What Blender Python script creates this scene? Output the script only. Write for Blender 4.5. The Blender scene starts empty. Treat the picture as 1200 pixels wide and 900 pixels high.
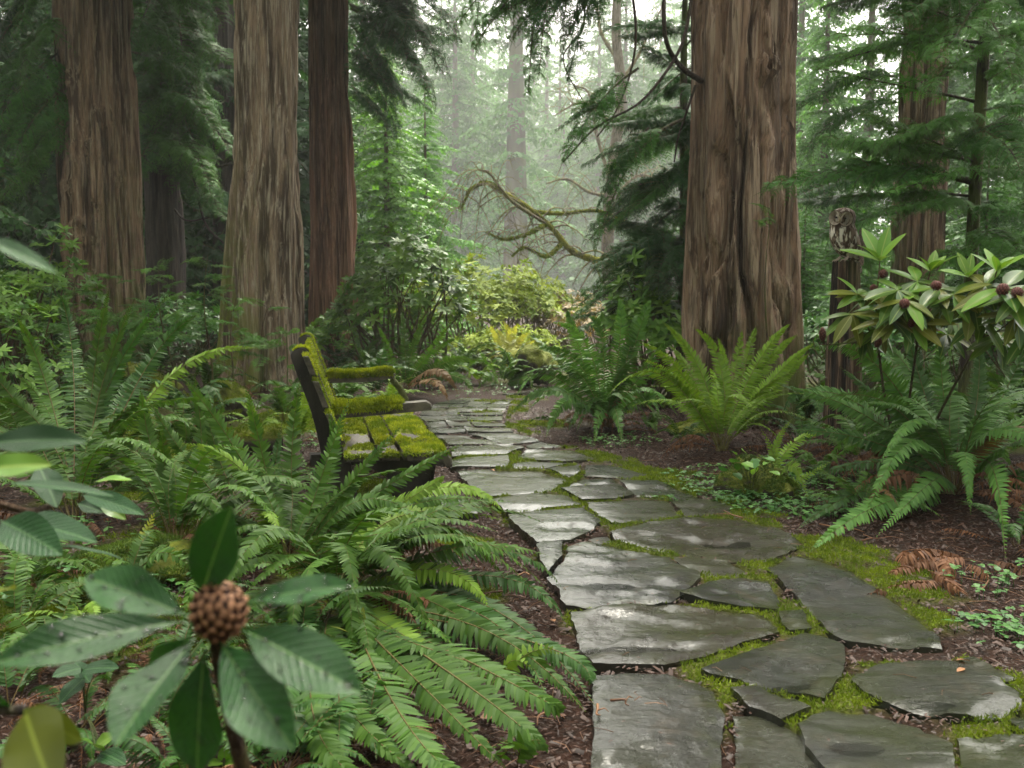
import bpy, math, random
import numpy as np
from mathutils import Vector, Matrix
from mathutils.geometry import delaunay_2d_cdt

# ------------------------------------------------------------------ camera, sky, sun, exposure
SC = bpy.context.scene
COL = SC.collection
R = math.radians
CAM_H, FPX, TILT = 1.2, 1100.0, R(4.78)
cam_d = bpy.data.cameras.new('camera'); cam = bpy.data.objects.new('camera', cam_d); COL.objects.link(cam)
cam.location = (0, 0, CAM_H); cam.rotation_euler = (math.pi/2 - TILT, 0, 0)
cam_d.sensor_width = 36; cam_d.lens = 36*FPX/1200; cam_d.clip_start = 0.05; cam_d.clip_end = 900
cam_d.dof.use_dof = True; cam_d.dof.focus_distance = 4.6; cam_d.dof.aperture_fstop = 6.3
SC.camera = cam
SUN_EL, SUN_AZ = 62, 12            # degrees; azimuth measured from +Y towards +X
w = bpy.data.worlds.new('World'); SC.world = w; w.use_nodes = True
wn = w.node_tree.nodes; wl = w.node_tree.links
bg = wn['Background']; sky = wn.new('ShaderNodeTexSky'); sky.sky_type = 'NISHITA'; sky.sun_disc = False
sky.sun_elevation = R(SUN_EL); sky.sun_rotation = R(SUN_AZ); sky.dust_density = 6.0; sky.air_density = 1.0; sky.ozone_density = 1.0
hs = wn.new('ShaderNodeHueSaturation'); hs.inputs['Saturation'].default_value = 0.04
wl.new(sky.outputs[0], hs.inputs['Color']); wl.new(hs.outputs[0], bg.inputs['Color'])
bg.inputs['Strength'].default_value = 0.15
sd = bpy.data.lights.new('sun', 'SUN'); sd.energy = 1.5; sd.angle = R(32); sd.color = (1, .95, .87)
sun = bpy.data.objects.new('sun', sd); COL.objects.link(sun)
_d = Vector((math.sin(R(SUN_AZ))*math.cos(R(SUN_EL)), math.cos(R(SUN_AZ))*math.cos(R(SUN_EL)), math.sin(R(SUN_EL))))
sun.rotation_euler = (-_d).to_track_quat('-Z', 'Y').to_euler(); sun.location = _d*60
SC.view_settings.view_transform = 'Standard'; SC.view_settings.look = 'None'
SC.view_settings.use_white_balance = True; SC.view_settings.white_balance_temperature = 7100; SC.view_settings.white_balance_tint = 6
SC.view_settings.exposure = 2.05; SC.view_settings.gamma = 1.0; SC.view_settings.use_curve_mapping = False
SC.cycles.max_bounces = 7; SC.cycles.diffuse_bounces = 4; SC.cycles.glossy_bounces = 3; SC.cycles.transmission_bounces = 4
SC.cycles.transparent_max_bounces = 6; SC.cycles.volume_bounces = 1; SC.cycles.use_denoising = True
SC.cycles.caustics_reflective = False; SC.cycles.caustics_refractive = False
HAZE_DENSITY = 0.0011

# ------------------------------------------------------------------ projecting helpers (photo pixel -> place)
CT, ST = math.cos(TILT), math.sin(TILT)
def ray(px, py):
    dx = (px-600)/FPX; dy = (450-py)/FPX
    return np.array([dx, CT+dy*ST, -ST+dy*CT])
def P(px, py, Y):
    d = ray(px, py); return np.array([0, 0, CAM_H]) + d*(Y/d[1])
def G(px, py, z=0.0):
    d = ray(px, py); return np.array([0, 0, CAM_H]) + d*((z-CAM_H)/d[2])

# ------------------------------------------------------------------ noise
def _h(i, j, k):
    n = (i.astype(np.int64)*73856093) ^ (j.astype(np.int64)*19349663) ^ (k.astype(np.int64)*83492791)
    n = (n ^ (n >> 13)) * 1274126177
    n = n & 0x7fffffff
    n = ((n ^ (n >> 15)) * 2246822519) & 0x7fffffff
    return (n & 0xffff)/65535.0
def vn(x, y, z=0.0):
    x, y, z = np.broadcast_arrays(np.asarray(x, float), np.asarray(y, float), np.asarray(z, float))
    i, j, k = np.floor(x), np.floor(y), np.floor(z)
    fx, fy, fz = x-i, y-j, z-k
    fx, fy, fz = (f*f*(3-2*f) for f in (fx, fy, fz))
    r = 0
    for a in (0, 1):
        for b in (0, 1):
            for c in (0, 1):
                r = r + _h(i+a, j+b, k+c)*(fx if a else 1-fx)*(fy if b else 1-fy)*(fz if c else 1-fz)
    return r
def fbm(x, y, z=0.0, o=4):
    r, a, s, t = 0, .5, 1.0, 0
    for q in range(o):
        r = r + a*vn(np.asarray(x)*s+17.3*q, np.asarray(y)*s+9.1*q, np.asarray(z)*s+3.7*q); t += a; a *= .5; s *= 2.03
    return r/t
def sstep(a, b, x):
    t = np.clip((x-a)/(b-a), 0, 1); return t*t*(3-2*t)
def nrm(v):
    v = np.asarray(v, float); return v/np.maximum(np.linalg.norm(v, axis=-1, keepdims=True), 1e-9)

# ------------------------------------------------------------------ mesh builder and scene tree
ORG = {}
class MB:
    def __init__(s): s.V, s.F, s.A, s.B, s.M, s.n = [], [], [], [], [], 0
    def add(s, v, f, a=0.5, b=1.0, m=0):
        v = np.asarray(v, float).reshape(-1, 3); f = np.asarray(f, np.int64).reshape(-1, 3)
        s.V.append(v); s.F.append(f+s.n); s.n += len(v)
        s.A.append(np.broadcast_to(np.asarray(a, float), (len(v),))); s.B.append(np.broadcast_to(np.asarray(b, float), (len(v),)))
        s.M.append(np.full(len(f), m, np.int32)); return s
    def quads(s, v, q, **k):
        q = np.asarray(q, np.int64).reshape(-1, 4)
        return s.add(v, np.concatenate([q[:, [0, 1, 2]], q[:, [0, 2, 3]]]), **k)
    def arrays(s): return np.concatenate(s.V), np.concatenate(s.F)
    def mesh(s, name, mats, org=(0, 0, 0), smooth=True):
        v, f = s.arrays(); v = v-np.asarray(org)
        me = bpy.data.meshes.new(name)
        me.vertices.add(len(v)); me.vertices.foreach_set('co', v.astype(np.float32).ravel())
        me.loops.add(len(f)*3); me.loops.foreach_set('vertex_index', f.astype(np.int32).ravel())
        me.polygons.add(len(f)); me.polygons.foreach_set('loop_start', np.arange(0, len(f)*3, 3, dtype=np.int32))
        me.polygons.foreach_set('loop_total', np.full(len(f), 3, np.int32))
        me.polygons.foreach_set('material_index', np.concatenate(s.M))
        me.update(calc_edges=True); me.validate()
        if smooth: me.polygons.foreach_set('use_smooth', np.ones(len(me.polygons), bool))
        for nm, arr in (('var', s.A), ('rib', s.B)):
            at = me.attributes.new(nm, 'FLOAT', 'POINT')
            if len(at.data) == len(v): at.data.foreach_set('value', np.concatenate(arr).astype(np.float32))
        for m in (mats if isinstance(mats, (list, tuple)) else [mats]): me.materials.append(M[m])
        return me
    def build(s, name, mats, parent=None, smooth=True, at=None):
        if at is None: at = ORG[parent.name] if parent else (0, 0, 0)
        me = s.mesh(name, mats, at, smooth)
        o = bpy.data.objects.new(name, me); COL.objects.link(o); ORG[o.name] = np.asarray(at, float)
        if parent: o.parent = parent
        else: o.location = at
        return o
def tag(o, label=None, cat=None, group=None, kind=None):
    if label: o['label'] = label
    if cat: o['category'] = cat
    if group: o['group'] = group
    if kind: o['kind'] = kind
    return o
def thing(name, loc, label, cat, group=None):
    o = bpy.data.objects.new(name, None); COL.objects.link(o); o.empty_display_size = .1
    o.location = tuple(float(c) for c in loc); ORG[o.name] = np.asarray(loc, float)
    return tag(o, label, cat, group)
def inst(name, me, parent, M4, mat=None):
    o = bpy.data.objects.new(name, me); COL.objects.link(o); o.parent = parent
    o.matrix_basis = Matrix.Translation(-Vector(ORG[parent.name])) @ M4
    if mat:
        o.material_slots[0].link = 'OBJECT'; o.material_slots[0].material = M[mat]
    return o

# ------------------------------------------------------------------ materials
M = {}
class NT:
    def __init__(s, name):
        s.m = bpy.data.materials.new(name); s.m.use_nodes = True; s.t = s.m.node_tree; s.n = s.t.nodes
        s.p = s.n['Principled BSDF']; s.out = s.n['Material Output']; M[name] = s.m
    def new(s, ty, **k):
        n = s.n.new(ty)
        for a, b in k.items(): setattr(n, a, b)
        return n
    def L(s, a, b): s.t.links.new(a, b)
    def val(s, x, inp):
        if hasattr(x, 'is_output'): s.L(x, inp)
        else: inp.default_value = x
    def noise(s, scale, detail=4, rough=.55, vec=None, dist=0.0):
        n = s.new('ShaderNodeTexNoise'); n.inputs['Scale'].default_value = scale; n.inputs['Detail'].default_value = detail
        n.inputs['Roughness'].default_value = rough; n.inputs['Distortion'].default_value = dist
        if vec is not None: s.L(vec, n.inputs['Vector'])
        return n.outputs['Fac']
    def coords(s, sc=(1, 1, 1), src='Object'):
        c = s.new('ShaderNodeTexCoord'); m = s.new('ShaderNodeMapping'); m.inputs['Scale'].default_value = sc
        s.L(c.outputs[src], m.inputs['Vector']); return m.outputs[0]
    def attr(s, nm): return s.new('ShaderNodeAttribute', attribute_name=nm).outputs['Fac']
    def ramp(s, fac, stops):
        r = s.new('ShaderNodeValToRGB'); e = r.color_ramp.elements
        while len(e) < len(stops): e.new(.5)
        for q, (p, c) in zip(e, stops): q.position = p; q.color = (c if hasattr(c, '__len__') else (c,)*3)[:3] + (1,) if hasattr(c, '__len__') else (c, c, c, 1)
        s.L(fac, r.inputs[0]); return r.outputs[0]
    def mix(s, fac, a, b, mode='MIX'):
        m = s.new('ShaderNodeMix', data_type='RGBA', blend_type=mode)
        s.val(fac, m.inputs[0])
        for x, i in ((a, 6), (b, 7)):
            if isinstance(x, tuple): m.inputs[i].default_value = x[:3]+(1,)
            else: s.L(x, m.inputs[i])
        return m.outputs[2]
    def math(s, op, a, b=0.0, clamp=False):
        m = s.new('ShaderNodeMath', operation=op, use_clamp=clamp); s.val(a, m.inputs[0]); s.val(b, m.inputs[1]); return m.outputs[0]
    def bump(s, h, strength=.5, dist=.02):
        b = s.new('ShaderNodeBump'); b.inputs['Strength'].default_value = strength; b.inputs['Distance'].default_value = dist
        s.L(h, b.inputs['Height']); s.L(b.outputs[0], s.p.inputs['Normal'])
    def rnd(s): return s.new('ShaderNodeObjectInfo').outputs['Random']
    def setp(s, col=None, rough=None, spec=None, coat=None, coat_r=None):
        for x, nm in ((col, 'Base Color'), (rough, 'Roughness'), (spec, 'Specular IOR Level'), (coat, 'Coat Weight'), (coat_r, 'Coat Roughness')):
            if x is not None: s.val((x[:3]+(1,)) if isinstance(x, tuple) else x, s.p.inputs[nm])

def foliage(name, c0, c1, rough=.42, trans=.3, rib=None, spec=.5, spots=None, leafbump=False, veins=False):
    t = NT(name)
    c = t.mix(t.attr('var'), c0, c1)
    r = t.rnd(); br = t.math('ADD', t.math('MULTIPLY', r, .5), .75)
    vm = t.new('ShaderNodeVectorMath', operation='SCALE'); t.L(c, vm.inputs[0]); t.L(br, vm.inputs['Scale']); c = vm.outputs[0]
    if spots:
        c = t.mix(t.ramp(t.noise(spots[0], 3), [(.50, 0.0), (.68, .8)]), c, spots[1])
        c = t.mix(t.ramp(t.noise(70, 2), [(.73, 0.0), (.76, .8)]), c, (.07, .045, .012))
    if rib: c = t.mix(t.ramp(t.attr('rib'), [(rib[1], 1.0), (rib[1]*1.9, 0.0)]), c, rib[0])
    t.setp(c, rough, spec)
    if veins:
        sv = t.math('SINE', t.math('MULTIPLY', t.math('SUBTRACT', t.math('MULTIPLY', t.attr('var'), 13.0), t.math('MULTIPLY', t.attr('rib'), 3.4)), 6.283))
        hv = t.math('ADD', t.math('MULTIPLY', t.ramp(sv, [(.55, 0.0), (1.0, 1.0)]), -.6), t.math('MULTIPLY', t.noise(45, 3), .8)); t.bump(hv, .35, .004)
    if leafbump and not veins: t.bump(t.math('ADD', t.noise(90, 2, .5), t.math('MULTIPLY', t.noise(30, 2), 2.0)), .12, .003)
    tr = t.new('ShaderNodeBsdfTranslucent'); tc = t.mix(.6, c, (1.35, 1.25, .45), 'MULTIPLY'); t.L(tc, tr.inputs[0])
    ms = t.new('ShaderNodeMixShader'); ms.inputs[0].default_value = trans
    t.L(t.p.outputs[0], ms.inputs[1]); t.L(tr.outputs[0], ms.inputs[2]); t.L(ms.outputs[0], t.out.inputs[0]); return t
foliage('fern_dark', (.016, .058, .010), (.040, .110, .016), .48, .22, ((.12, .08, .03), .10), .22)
foliage('fern_mid', (.026, .078, .010), (.068, .150, .018), .5, .26, ((.13, .10, .035), .10), .2)
foliage('fern_light', (.085, .175, .015), (.17, .29, .028), .52, .32, ((.17, .16, .05), .10), .2)
foliage('fern_yellow', (.22, .27, .05), (.40, .40, .07), .5, .35)
foliage('fern_dead', (.085, .035, .018), (.20, .085, .035), .75, .1)
foliage('fern_rust', (.09, .035, .012), (.16, .09, .018), .65, .2)
foliage('fern_teal', (.040, .120, .022), (.10, .225, .044), .5, .26, ((.13, .10, .035), .10), .26)
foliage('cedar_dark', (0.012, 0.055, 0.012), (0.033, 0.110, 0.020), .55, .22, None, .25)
foliage('cedar_green', (0.026, 0.099, 0.017), (0.064, 0.187, 0.030), .55, .28, None, .25)
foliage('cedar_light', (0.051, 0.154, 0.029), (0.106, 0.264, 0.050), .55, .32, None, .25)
foliage('cedar_blue', (0.017, 0.068, 0.020), (0.044, 0.138, 0.037), .55, .22, None, .25)
foliage('seedling', (0.055, 0.165, 0.022), (0.129, 0.297, 0.040), .45, .3)
foliage('rhodo_bush', (.10, .17, .014), (.24, .31, .03), .6, .3, None, .15)
foliage('rhodo_bush_dark', (0.046, 0.132, 0.014), (0.129, 0.253, 0.029), .45, .25, None, .3)
foliage('azalea', (.20, .17, .05), (.36, .24, .08), .5, .3)
foliage('rhodo_leaf', (.035, .105, .016), (.11, .20, .028), .3, .22, ((.18, .26, .06), .06), .32)
foliage('rhodo_young', (.10, .24, .025), (.16, .31, .035), .34, .3, ((.22, .32, .06), .06), .32)
foliage('rhodo_old', (.11, .15, .016), (.18, .19, .025), .36, .3, ((.25, .27, .07), .06), .3)
foliage('rhodo_near', (.010, .056, .010), (.022, .092, .016), .25, .14, ((.075, .16, .04), .022), .35, (14, (.008, .045, .010)), False, True)
foliage('salal', (.009, .045, .011), (.017, .068, .017), .33, .15, ((.05, .12, .04), .04), .25, (14, (.008, .035, .010)), False, True)
foliage('yellow_leaf', (.085, .115, .012), (.12, .14, .016), .4, .35, ((.16, .2, .03), .05))
foliage('lime_leaf', (0.129, 0.330, 0.029), (0.221, 0.440, 0.043), .42, .35, ((.22, .36, .1), .05))
foliage('clover', (0.032, 0.132, 0.022), (0.083, 0.231, 0.036), .45, .25)
foliage('moss_blade', (0.078, 0.127, 0.009), (0.193, 0.259, 0.016), .75, .25, None, .2)
foliage('moss_bright', (.12, .18, .013), (.34, .38, .03), .8, .25, None, .15)
foliage('moss_dark', (0.046, 0.094, 0.011), (0.120, 0.187, 0.018), .8, .2)
foliage('bark_chip', (.017, .0075, .0045), (.080, .031, .017), .6, .0)
foliage('dead_leaf', (.16, .065, .025), (.34, .15, .05), .6, .12)
foliage('needle', (.11, .045, .02), (.26, .12, .05), .6, .0)

def bark(name, c0, c1, c2, fx=7.0, fz=.55, moss=(.09, .12, .02), rough=.78, bd=.03):
    t = NT(name)
    v = t.coords((fx, fx, fz)); n1 = t.noise(1.0, 6, .62, v, .25)
    v2 = t.coords((fx*3.6, fx*3.6, fz*2.4)); n2 = t.noise(1.0, 5, .65, v2)
    v3 = t.coords((1.1, 1.1, .6)); n3 = t.noise(1.0, 4, .6, v3)
    c = t.mix(t.ramp(n1, [(.44, 0.0), (.55, 1.0)]), tuple(x*.75 for x in c0), c1)
    c = t.mix(t.ramp(n2, [(.50, 0.0), (.60, .75)]), c, c2)
    v4 = t.coords((fx*11, fx*11, fz*6)); n4 = t.noise(1.0, 4, .6, v4); c = t.mix(t.ramp(n4, [(.50, 0.0), (.60, .55)]), c, tuple(x*.6 for x in c0))
    c = t.mix(t.ramp(n3, [(.5, 0.0), (.72, .45)]), c, tuple(x*.62 for x in c0))
    ng = t.noise(3.2, 6, .68, t.coords((1, 1, .6)))
    mf = t.math('MULTIPLY', t.math('MULTIPLY', t.attr('var'), 1.5), t.ramp(t.math('ADD', ng, t.math('MULTIPLY', n2, .3)), [(.58, 0.0), (.68, 1.0)]), True)
    c = t.mix(mf, c, moss)
    t.setp(c, rough, .35)
    t.bump(t.math('ADD', t.math('ADD', n1, t.math('MULTIPLY', n2, .7)), t.math('MULTIPLY', n4, .35)), 1.0, bd*1.8); return t
bark('bark_red', (.10, .058, .036), (.29, .185, .118), (.44, .335, .24))
bark('bark_grey', (.10, .066, .043), (.29, .205, .138), (.50, .42, .32), moss=(.13, .15, .02))
bark('bark_deep', (.10, .042, .026), (.235, .11, .068), (.33, .19, .13), 9, .5)
bark('bark_cedar', (.085, .050, .032), (.27, .172, .112), (.44, .335, .24), 5, .35, bd=.05)
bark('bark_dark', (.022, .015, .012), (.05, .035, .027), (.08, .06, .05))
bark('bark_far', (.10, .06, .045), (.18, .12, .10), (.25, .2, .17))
bark('stump_wood', (.016, .010, .007), (.07, .038, .024), (.30, .20, .135), 9, .35)
bark('twig', (.03, .02, .014), (.07, .05, .035), (.11, .085, .06), 20, 2)
bark('twig_pale', (.13, .10, .07), (.22, .18, .13), (.3, .27, .2), 20, 2, moss=(.22, .22, .03))
bark('mossy_limb', (.10, .10, .02), (.20, .20, .035), (.17, .14, .08), 14, 9, moss=(.24, .24, .03), rough=.95)
bark('stem_green', (.06, .08, .025), (.1, .12, .035), (.12, .1, .05), 20, 5)
bark('stem_brown', (.055, .03, .018), (.12, .065, .035), (.16, .1, .06), 20, 5)

# wet slate
t = NT('slate')
oc = t.coords((1, 1, 1)); r = t.rnd()
n1 = t.noise(2.2, 6, .6, oc, .4); n2 = t.noise(9, 6, .65, oc); n3 = t.noise(60, 4, .6, oc)
base = t.ramp(r, [(0, (.014, .019, .013)), (.2, (.034, .037, .034)), (.4, (.050, .040, .027)), (.6, (.038, .041, .045)), (.8, (.026, .032, .017)), (1, (.058, .050, .037))])
c = t.mix(t.ramp(n1, [(.34, 0.0), (.7, 1.0)]), base, t.mix(.5, base, (.095, .094, .088)))
c = t.mix(t.ramp(t.noise(1.3, 5, .6, oc), [(.48, 0.0), (.66, .7)]), c, (.050, .060, .022))
c = t.mix(t.ramp(n2, [(.55, 0.0), (.75, .5)]), c, (.12, .085, .055))
c = t.mix(t.math('MULTIPLY', t.attr('var'), t.ramp(n2, [(.42, 0.0), (.58, .8)])), c, (.042, .052, .014))
c = t.mix(t.ramp(n3, [(.58, 0.0), (.68, .6)]), c, (.022, .018, .014))
c = t.mix(t.ramp(t.noise(130, 3, .6, oc), [(.66, 0.0), (.72, .5)]), c, (.16, .15, .12))
c = t.mix(1.0, c, (.56, .56, .54), 'MULTIPLY')
ro = t.ramp(t.math('ADD', t.math('MULTIPLY', n1, .55), t.math('MULTIPLY', n2, .5)), [(.42, .035), (.54, .09), (.70, .26)])
t.setp(c, t.math('ADD', ro, .2), .12, t.math('ADD', t.math('MULTIPLY', r, .4), .45), t.ramp(n1, [(.44, .02), (.60, .16)]))
lay = t.noise(1, 6, .6, t.coords((3, 14, 3)), .5)
t.bump(t.math('ADD', t.math('MULTIPLY', n2, .6), t.math('ADD', t.math('MULTIPLY', n3, .12), t.math('MULTIPLY', lay, .6))), .7, .022)
cbp = t.new('ShaderNodeBump'); cbp.inputs['Strength'].default_value = .28; cbp.inputs['Distance'].default_value = .012; t.L(t.math('ADD', t.noise(24, 4, .6, oc), t.math('MULTIPLY', lay, .5)), cbp.inputs['Height']); t.L(cbp.outputs[0], t.p.inputs['Coat Normal'])
# forest floor
t = NT('soil')
oc = t.coords()
n1 = t.noise(1.5, 5, .6, oc); n2 = t.noise(28, 6, .7, oc); vo = t.new('ShaderNodeTexVoronoi'); vo.inputs['Scale'].default_value = 55; t.L(oc, vo.inputs['Vector'])
c = t.mix(t.ramp(n2, [(.35, 0.0), (.65, 1.0)]), (.009, .005, .0035), (.036, .016, .010))
c = t.mix(t.ramp(vo.outputs['Color'], [(.3, 0.0), (.9, .5)]), c, (.045, .021, .013))
c = t.mix(t.ramp(n1, [(.5, 0.0), (.7, .4)]), c, (.02, .014, .010))
mo = t.math('MULTIPLY', t.attr('var'), t.math('ADD', t.math('MULTIPLY', n2, 1.1), .35), True)
c = t.mix(mo, c, t.mix(n2, (.035, .05, .008), (.12, .14, .018)))
t.setp(c, t.ramp(n2, [(.3, .6), (.7, .95)]), .12); t.bump(t.math('ADD', n2, vo.outputs['Distance']), .8, .02)
# moss body
t = NT('moss'); oc = t.coords(); n2 = t.noise(22, 6, .7, oc); n1 = t.noise(3, 4, .6, oc)
c = t.mix(t.ramp(n2, [(.3, 0.0), (.7, 1.0)]), (.06, .085, .012), (.20, .22, .028))
c = t.mix(t.ramp(n1, [(.5, 0.0), (.7, .5)]), c, (.05, .06, .02)); t.setp(c, .9, .2); t.bump(n2, .9, .02)
# rock with moss from above
t = NT('mossy_rock'); oc = t.coords(); n2 = t.noise(20, 6, .7, oc); n1 = t.noise(3, 5, .6, oc)
c = t.mix(n1, (.03, .026, .022), (.09, .075, .06)); gm = t.new('ShaderNodeNewGeometry'); sx = t.new('ShaderNodeSeparateXYZ'); t.L(gm.outputs['Normal'], sx.inputs[0])
f = t.ramp(t.math('ADD', sx.outputs[2], t.math('MULTIPLY', n1, .6)), [(.35, 0.0), (.6, 1.0)])
c = t.mix(f, c, t.mix(n2, (.07, .09, .012), (.19, .21, .03))); t.setp(c, .85, .3); t.bump(n2, .9, .03)
# weathered bench wood
t = NT('bench_wood'); v = t.coords((14, 1.6, 14)); n1 = t.noise(1, 6, .65, v, .3); n2 = t.noise(30, 4, .6)
c = t.mix(t.ramp(n1, [(.35, 0.0), (.65, 1.0)]), (.022, .018, .014), (.10, .085, .066))
c = t.mix(t.ramp(t.noise(6, 4, .6), [(.55, 0.0), (.75, .6)]), c, (.06, .07, .02))
c = t.mix(t.ramp(n2, [(.68, 0.0), (.75, .8)]), c, (.35, .35, .32)); t.setp(c, .55, .4); t.bump(n1, .8, .01)
t = NT('bench_dark'); v = t.coords((6, 6, 3)); n1 = t.noise(1, 6, .65, v, .3); n2 = t.noise(26, 4, .6)
c = t.mix(t.ramp(n1, [(.35, 0.0), (.65, 1.0)]), (.012, .010, .009), (.05, .042, .035))
c = t.mix(t.ramp(n2, [(.66, 0.0), (.74, .7)]), c, (.22, .22, .2)); t.setp(c, .6, .4); t.bump(n1, .8, .01)
# water
t = NT('water'); t.setp((.01, .012, .012), .03, .6)
tp = t.new('ShaderNodeBsdfTransparent'); ms = t.new('ShaderNodeMixShader'); fr = t.new('ShaderNodeFresnel'); fr.inputs[0].default_value = 1.33
t.L(t.math('ADD', fr.outputs[0], .15, True), ms.inputs[0]); t.L(tp.outputs[0], ms.inputs[1]); t.L(t.p.outputs[0], ms.inputs[2]); t.L(ms.outputs[0], t.out.inputs[0])
t.bump(t.noise(60, 2), .15, .004)
# rain drops
t = NT('raindrop'); t.setp((1.0, 1.0, 1.0), .02, .5); t.p.inputs['Transmission Weight'].default_value = 1.0; t.p.inputs['IOR'].default_value = 1.33
# cones, owl
t = NT('cone'); c = t.mix(t.attr('var'), (.03, .010, .006), (.42, .20, .10)); t.setp(c, .6, .35)
t = NT('cone_red'); c = t.mix(t.attr('var'), (.05, .014, .012), (.22, .07, .055)); t.setp(c, .6, .35)
t = NT('owl_feather'); v = t.coords((1, 1, 1)); nb = t.noise(46, 3, .55, t.coords((1, 1, .42))); n2 = t.noise(90, 3)
c = t.mix(t.ramp(nb, [(.47, 0.0), (.60, 1.0)]), (.07, .046, .034), (.23, .165, .125))
c = t.mix(t.math('MULTIPLY', t.attr('var'), t.ramp(t.noise(38, 2, .5, t.coords((1, 1, .3))), [(.50, 0.0), (.58, 1.0)])), c, (.80, .74, .66)); t.setp(c, .85, .2); t.bump(nb, .8, .01)
t = NT('owl_wing'); nb = t.noise(70, 2, .5); c = t.mix(t.attr('var'), (.075, .048, .034), (.22, .15, .105))
c = t.mix(t.ramp(nb, [(.58, 0.0), (.66, .9)]), c, (.42, .37, .32)); t.setp(c, .8, .2)
t = NT('owl_face'); c = t.mix(t.attr('var'), (.17, .12, .088), (.52, .44, .37)); t.setp(c, .85, .2)
t = NT('owl_rim'); t.setp((.09, .058, .040), .8, .2)
t = NT('owl_eye'); t.setp((.008, .006, .005), .08, .6)
t = NT('owl_beak'); t.setp((.33, .26, .13), .4, .5)

# ------------------------------------------------------------------ shape helpers
def frame_curve(base, mid, tip, n, t0=0.0):
    base, mid, tip = (np.asarray(q, float) for q in (base, mid, tip))
    c = 2*mid-.5*(base+tip); t = np.linspace(t0, 1, n)[:, None]
    p = (1-t)**2*base+2*t*(1-t)*c+t*t*tip
    T = nrm(2*(1-t)*(c-base)+2*t*(tip-c)); return p, T, t[:, 0]
def tube(mb, pts, rad, seg=6, m=0, a=0.5, cap=True):
    pts = np.asarray(pts, float); n = len(pts); rad = np.broadcast_to(np.asarray(rad, float), (n,))
    T = nrm(np.gradient(pts, axis=0)); ref = np.array([0, 0, 1.0]) if abs(T[:, 2]).mean() < .8 else np.array([0, 1.0, 0])
    s = nrm(np.cross(T, ref)); u = np.cross(s, T)
    th = np.arange(seg)/seg*2*math.pi
    v = pts[:, None]+rad[:, None, None]*(np.cos(th)[None, :, None]*s[:, None]+np.sin(th)[None, :, None]*u[:, None])
    i = np.arange(n-1)[:, None]*seg; j = np.arange(seg)[None]; k = (j+1) % seg
    q = np.stack([i+j, i+k, i+seg+k, i+seg+j], -1).reshape(-1, 4)
    f = np.concatenate([q[:, [0, 1, 2]], q[:, [0, 2, 3]]])
    v = v.reshape(-1, 3)
    if cap:
        v = np.concatenate([v, pts[[0, -1]]]); c0, c1 = n*seg, n*seg+1; jj = np.arange(seg); kk = (jj+1) % seg
        f = np.concatenate([f, np.stack([np.full(seg, c0), kk, jj], -1), np.stack([np.full(seg, c1), (n-1)*seg+jj, (n-1)*seg+kk], -1)])
    aa = np.asarray(a, float)
    if aa.ndim: aa = np.concatenate([np.repeat(aa, seg), aa[[0, -1]]]) if cap else np.repeat(aa, seg)
    mb.add(v, f, aa, 1.0, m)
def spline(pts, n=24):
    pts = np.asarray(pts, float); k = len(pts); q = np.concatenate([[2*pts[0]-pts[1]], pts, [2*pts[-1]-pts[-2]]])
    t = np.linspace(0, k-1-1e-6, n); i = t.astype(int); f = (t-i)[:, None]
    p0, p1, p2, p3 = q[i], q[i+1], q[i+2], q[i+3]
    return .5*(2*p1+(p2-p0)*f+(2*p0-5*p1+4*p2-p3)*f**2+(3*p1-p0-3*p2+p3)*f**3)

TPL = {}
TPL['fern'] = (np.array([[0, -.34], [0, .34], [.12, -.5], [.12, .5], [.5, -.40], [.5, .40], [.8, -.24], [.8, .24], [1, 0]]),
               np.array([[0, 2, 1], [1, 2, 3], [2, 4, 3], [3, 4, 5], [4, 6, 5], [5, 6, 7], [6, 8, 7]]))
_v = [[0, -.045], [0, .045], [1, 0]]; _f = [[0, 2, 1]]
for u0 in (.10, .28, .46, .64):
    for s_ in (-1, 1):
        k = len(_v); _v += [[u0, 0], [u0+.14, 0.01*s_], [u0+.30, s_*(.26-.2*u0)]]; _f.append([k, k+1, k+2])
TPL['cedar'] = (np.array(_v), np.array(_f))
TPL['simple'] = (np.array([[0, 0], [.35, -.5], [.35, .5], [1, 0]]), np.array([[0, 1, 3], [0, 3, 2]]))

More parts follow.
